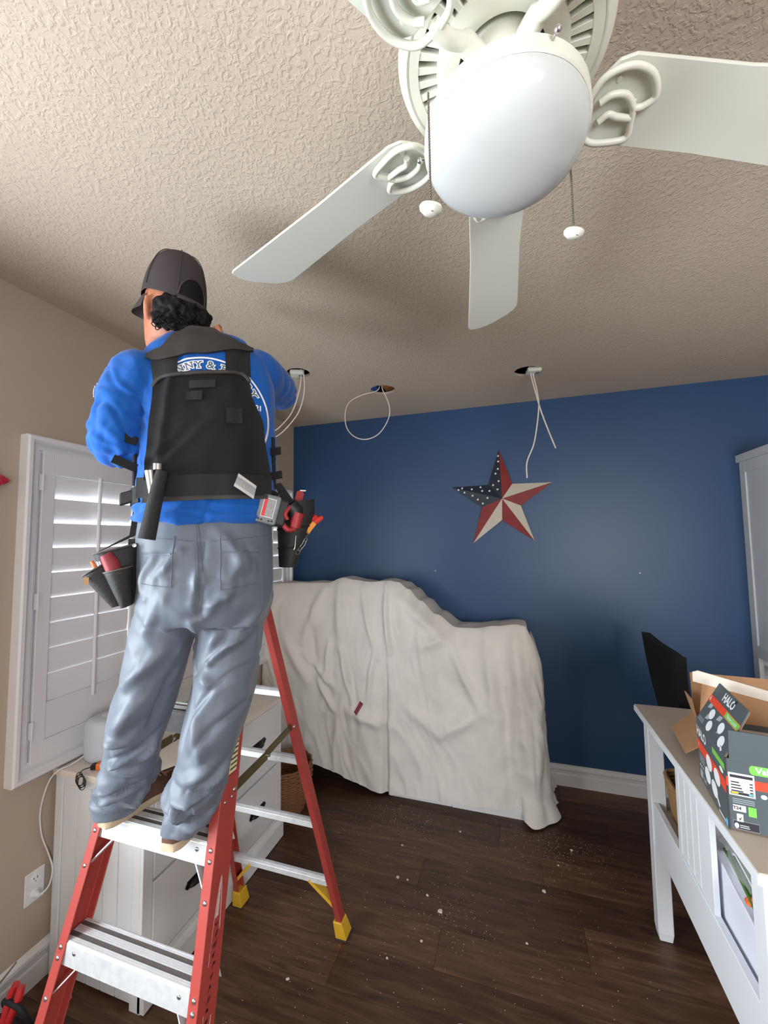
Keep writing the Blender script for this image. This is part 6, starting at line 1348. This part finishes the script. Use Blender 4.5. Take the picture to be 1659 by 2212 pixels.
# blue box edge and bare joist in the middle hole
hx, hy, hr = HOLES[1]
tag(MB().box(hx-0.10, hx-0.045, hy-0.03, hy+0.03, H+0.0165, H+0.055).build('blue_junction_box', mat('blue_plastic', srgb(40,96,176), 0.5), bevel=0.003), 'blue plastic junction box edge inside the middle ceiling hole', 'junction box')
tag(MB().box(hx-0.02, hx+0.14, hy-0.5, hy+0.4, H+0.045, H+0.12).build('ceiling_joist', mat('pine_joist', srgb(190,130,74), 0.7, var=0.15, vscale=9, stretch=(8,1,8))), 'bare pine joist visible inside the middle ceiling hole', 'joist')

# ================================================================== TOOL BAG on the floor (lower left)
tg = tag(empty('tool_bag', (0.30, -2.33, 0)), 'dark open tool bag on the floor beside the ladder foot', 'tool bag')
M_bag = mat('dark_bag', srgb(36,26,28), 0.85, var=0.2, vscale=18)
bx, by = 0.300, -2.315
rings = []
for z, k in ((0.0,0.96),(0.03,1.0),(0.14,1.0),(0.20,0.94),(0.205,0.90),(0.12,0.90),(0.02,0.90)):
    rings.append([V3((bx+0.125*k*math.copysign(abs(cos(t))**0.5, cos(t)), by+0.140*k*math.copysign(abs(sin(t))**0.5, sin(t)), z)) for t in [2*PI*j/32 for j in range(32)]])
MB().loft(rings).build('bag_body', M_bag, tg, smooth=50)
for s in (-1, 1):
    MB().tube(bez([(bx-0.05,by+s*0.13,0.19), (bx-0.04,by+s*0.10,0.27), (bx+0.04,by+s*0.10,0.27), (bx+0.05,by+s*0.13,0.19)], 8), 0.008, 8).build('bag_handle', M_web, tg, smooth=60)
for k in range(4): MB().box(bx-0.10+k*0.052, bx-0.058+k*0.052, by-0.146, by-0.138, 0.04, 0.15).build('outer_pocket', M_bag, tg, bevel=0.003)
M_rh = mat('red_handle', srgb(176,40,42), 0.35)
for i, (dx, dy, zt, lean, lbl) in enumerate(((-0.075,0.06,0.34,(-0.10,-0.06),'red-handled pliers standing in the tool bag nearest the wall'), (-0.02,0.075,0.315,(0.02,0.04),'red-handled cutter standing in the middle of the tool bag'), (0.06,0.05,0.30,(0.10,0.10),'red-handled crimper leaning to the ladder side of the tool bag'))):
    t_ = tag(empty('bag_pliers', (bx+dx, by+dy, 0.03)), lbl, 'pliers')
    for s in (-1, 1): MB().tube(bez([(bx+dx,by+dy,0.10), (bx+dx+s*0.010+lean[0]*0.4,by+dy+lean[1]*0.4,zt-0.09), (bx+dx+s*0.018+lean[0]*0.8,by+dy+lean[1]*0.8,zt-0.03), (bx+dx+s*0.012+lean[0],by+dy+lean[1],zt)], 6), [0.008]*6+[0.011]*13, 10).build('handle', M_rh, t_, smooth=60)
    MB().box(bx+dx-0.010, bx+dx+0.010, by+dy-0.006, by+dy+0.006, 0.03, 0.11).build('jaw', M_steel, t_, bevel=0.003)
ld_ = tag(empty('long_screwdriver', (bx-0.06, by+0.09, 0.05)), 'long thin steel screwdriver shaft pointing up in front of the left baseboard', 'screwdriver')
MB().tube([(bx-0.125,by+0.040,0.215), (bx-0.050,by+0.135,0.350)], [0.0042,0.0028], 8).build('shaft', mat('dull_steel', srgb(120,118,108), 0.5, 0.7), ld_)
MB().tube([(bx-0.135,by+0.03,0.03), (bx-0.125,by+0.040,0.215)], [0.017,0.020], 12).build('handle', mat('brown_handle', srgb(70,52,44), 0.5), ld_, smooth=60)

# ================================================================== DEBRIS on the floor
M_deb = mat('plaster_white', srgb(216,206,196), 0.9)
random.seed(33)
big = [(1.235,-1.075,0.013), (1.285,-1.075,0.010), (1.40,-1.135,0.012), (1.475,-1.20,0.020), (1.94,-0.95,0.016), (1.62,-1.62,0.020), (2.10,-0.63,0.012), (1.42,-1.36,0.010), (0.95,-1.66,0.010), (1.38,-1.78,0.010), (1.05,-1.94,0.012), (2.05,-1.70,0.010), (1.50,-0.66,0.010), (1.20,-0.86,0.009), (2.02,-0.76,0.009), (1.85,-1.24,0.008), (1.30,-1.47,0.008), (2.00,-1.50,0.008)]
lb = ['tiny chip of white plaster on the dark floor']
for k, (x, y, s) in enumerate(big):
    mb = MB(); n = 7; a0 = random.uniform(0, 6)
    mb.prism([(x+s*random.uniform(0.35,0.8)*cos(a0+2*PI*i/n), y+s*random.uniform(0.3,0.6)*sin(a0+2*PI*i/n), 0.0004) for i in range(n)], (0,0,s*0.35))
    tag(mb.build('plaster_chip', M_deb), 'small white plaster chip lying on the dark plank floor', 'debris', 'plaster chips scattered on the floor')
dust = MB()
for k in range(1300):
    if k < 330: x, y = random.gauss(2.02, 0.16), random.gauss(-0.62, 0.10)
    elif k < 560: x, y = random.gauss(1.12, 0.16), random.gauss(-0.62, 0.10)
    elif k < 680: x, y = random.gauss(1.50, 0.10), random.gauss(-1.20, 0.09)
    else: x, y = random.uniform(0.8, 2.35), random.uniform(-2.2, -0.55)
    if not (0.62 < x < 2.9 and -2.6 < y < -0.5): continue
    s = random.uniform(0.0005, 0.0014); dust.box(x-s, x+s, y-s*0.7, y+s*0.7, 0.0002, s)
tag(dust.build('plaster_dust', M_deb), 'fine white plaster dust sprinkled over the dark floor', 'dust', None, 'stuff')
tag(MB().tube(bez([(1.205,-1.970,0.004), (1.212,-1.93,0.006), (1.204,-1.90,0.004), (1.208,-1.885,0.004)], 6), 0.0028, 6).build('wire_scrap', M_wire, smooth=60), 'short bent scrap of white wire on the floor near the camera', 'wire scrap')
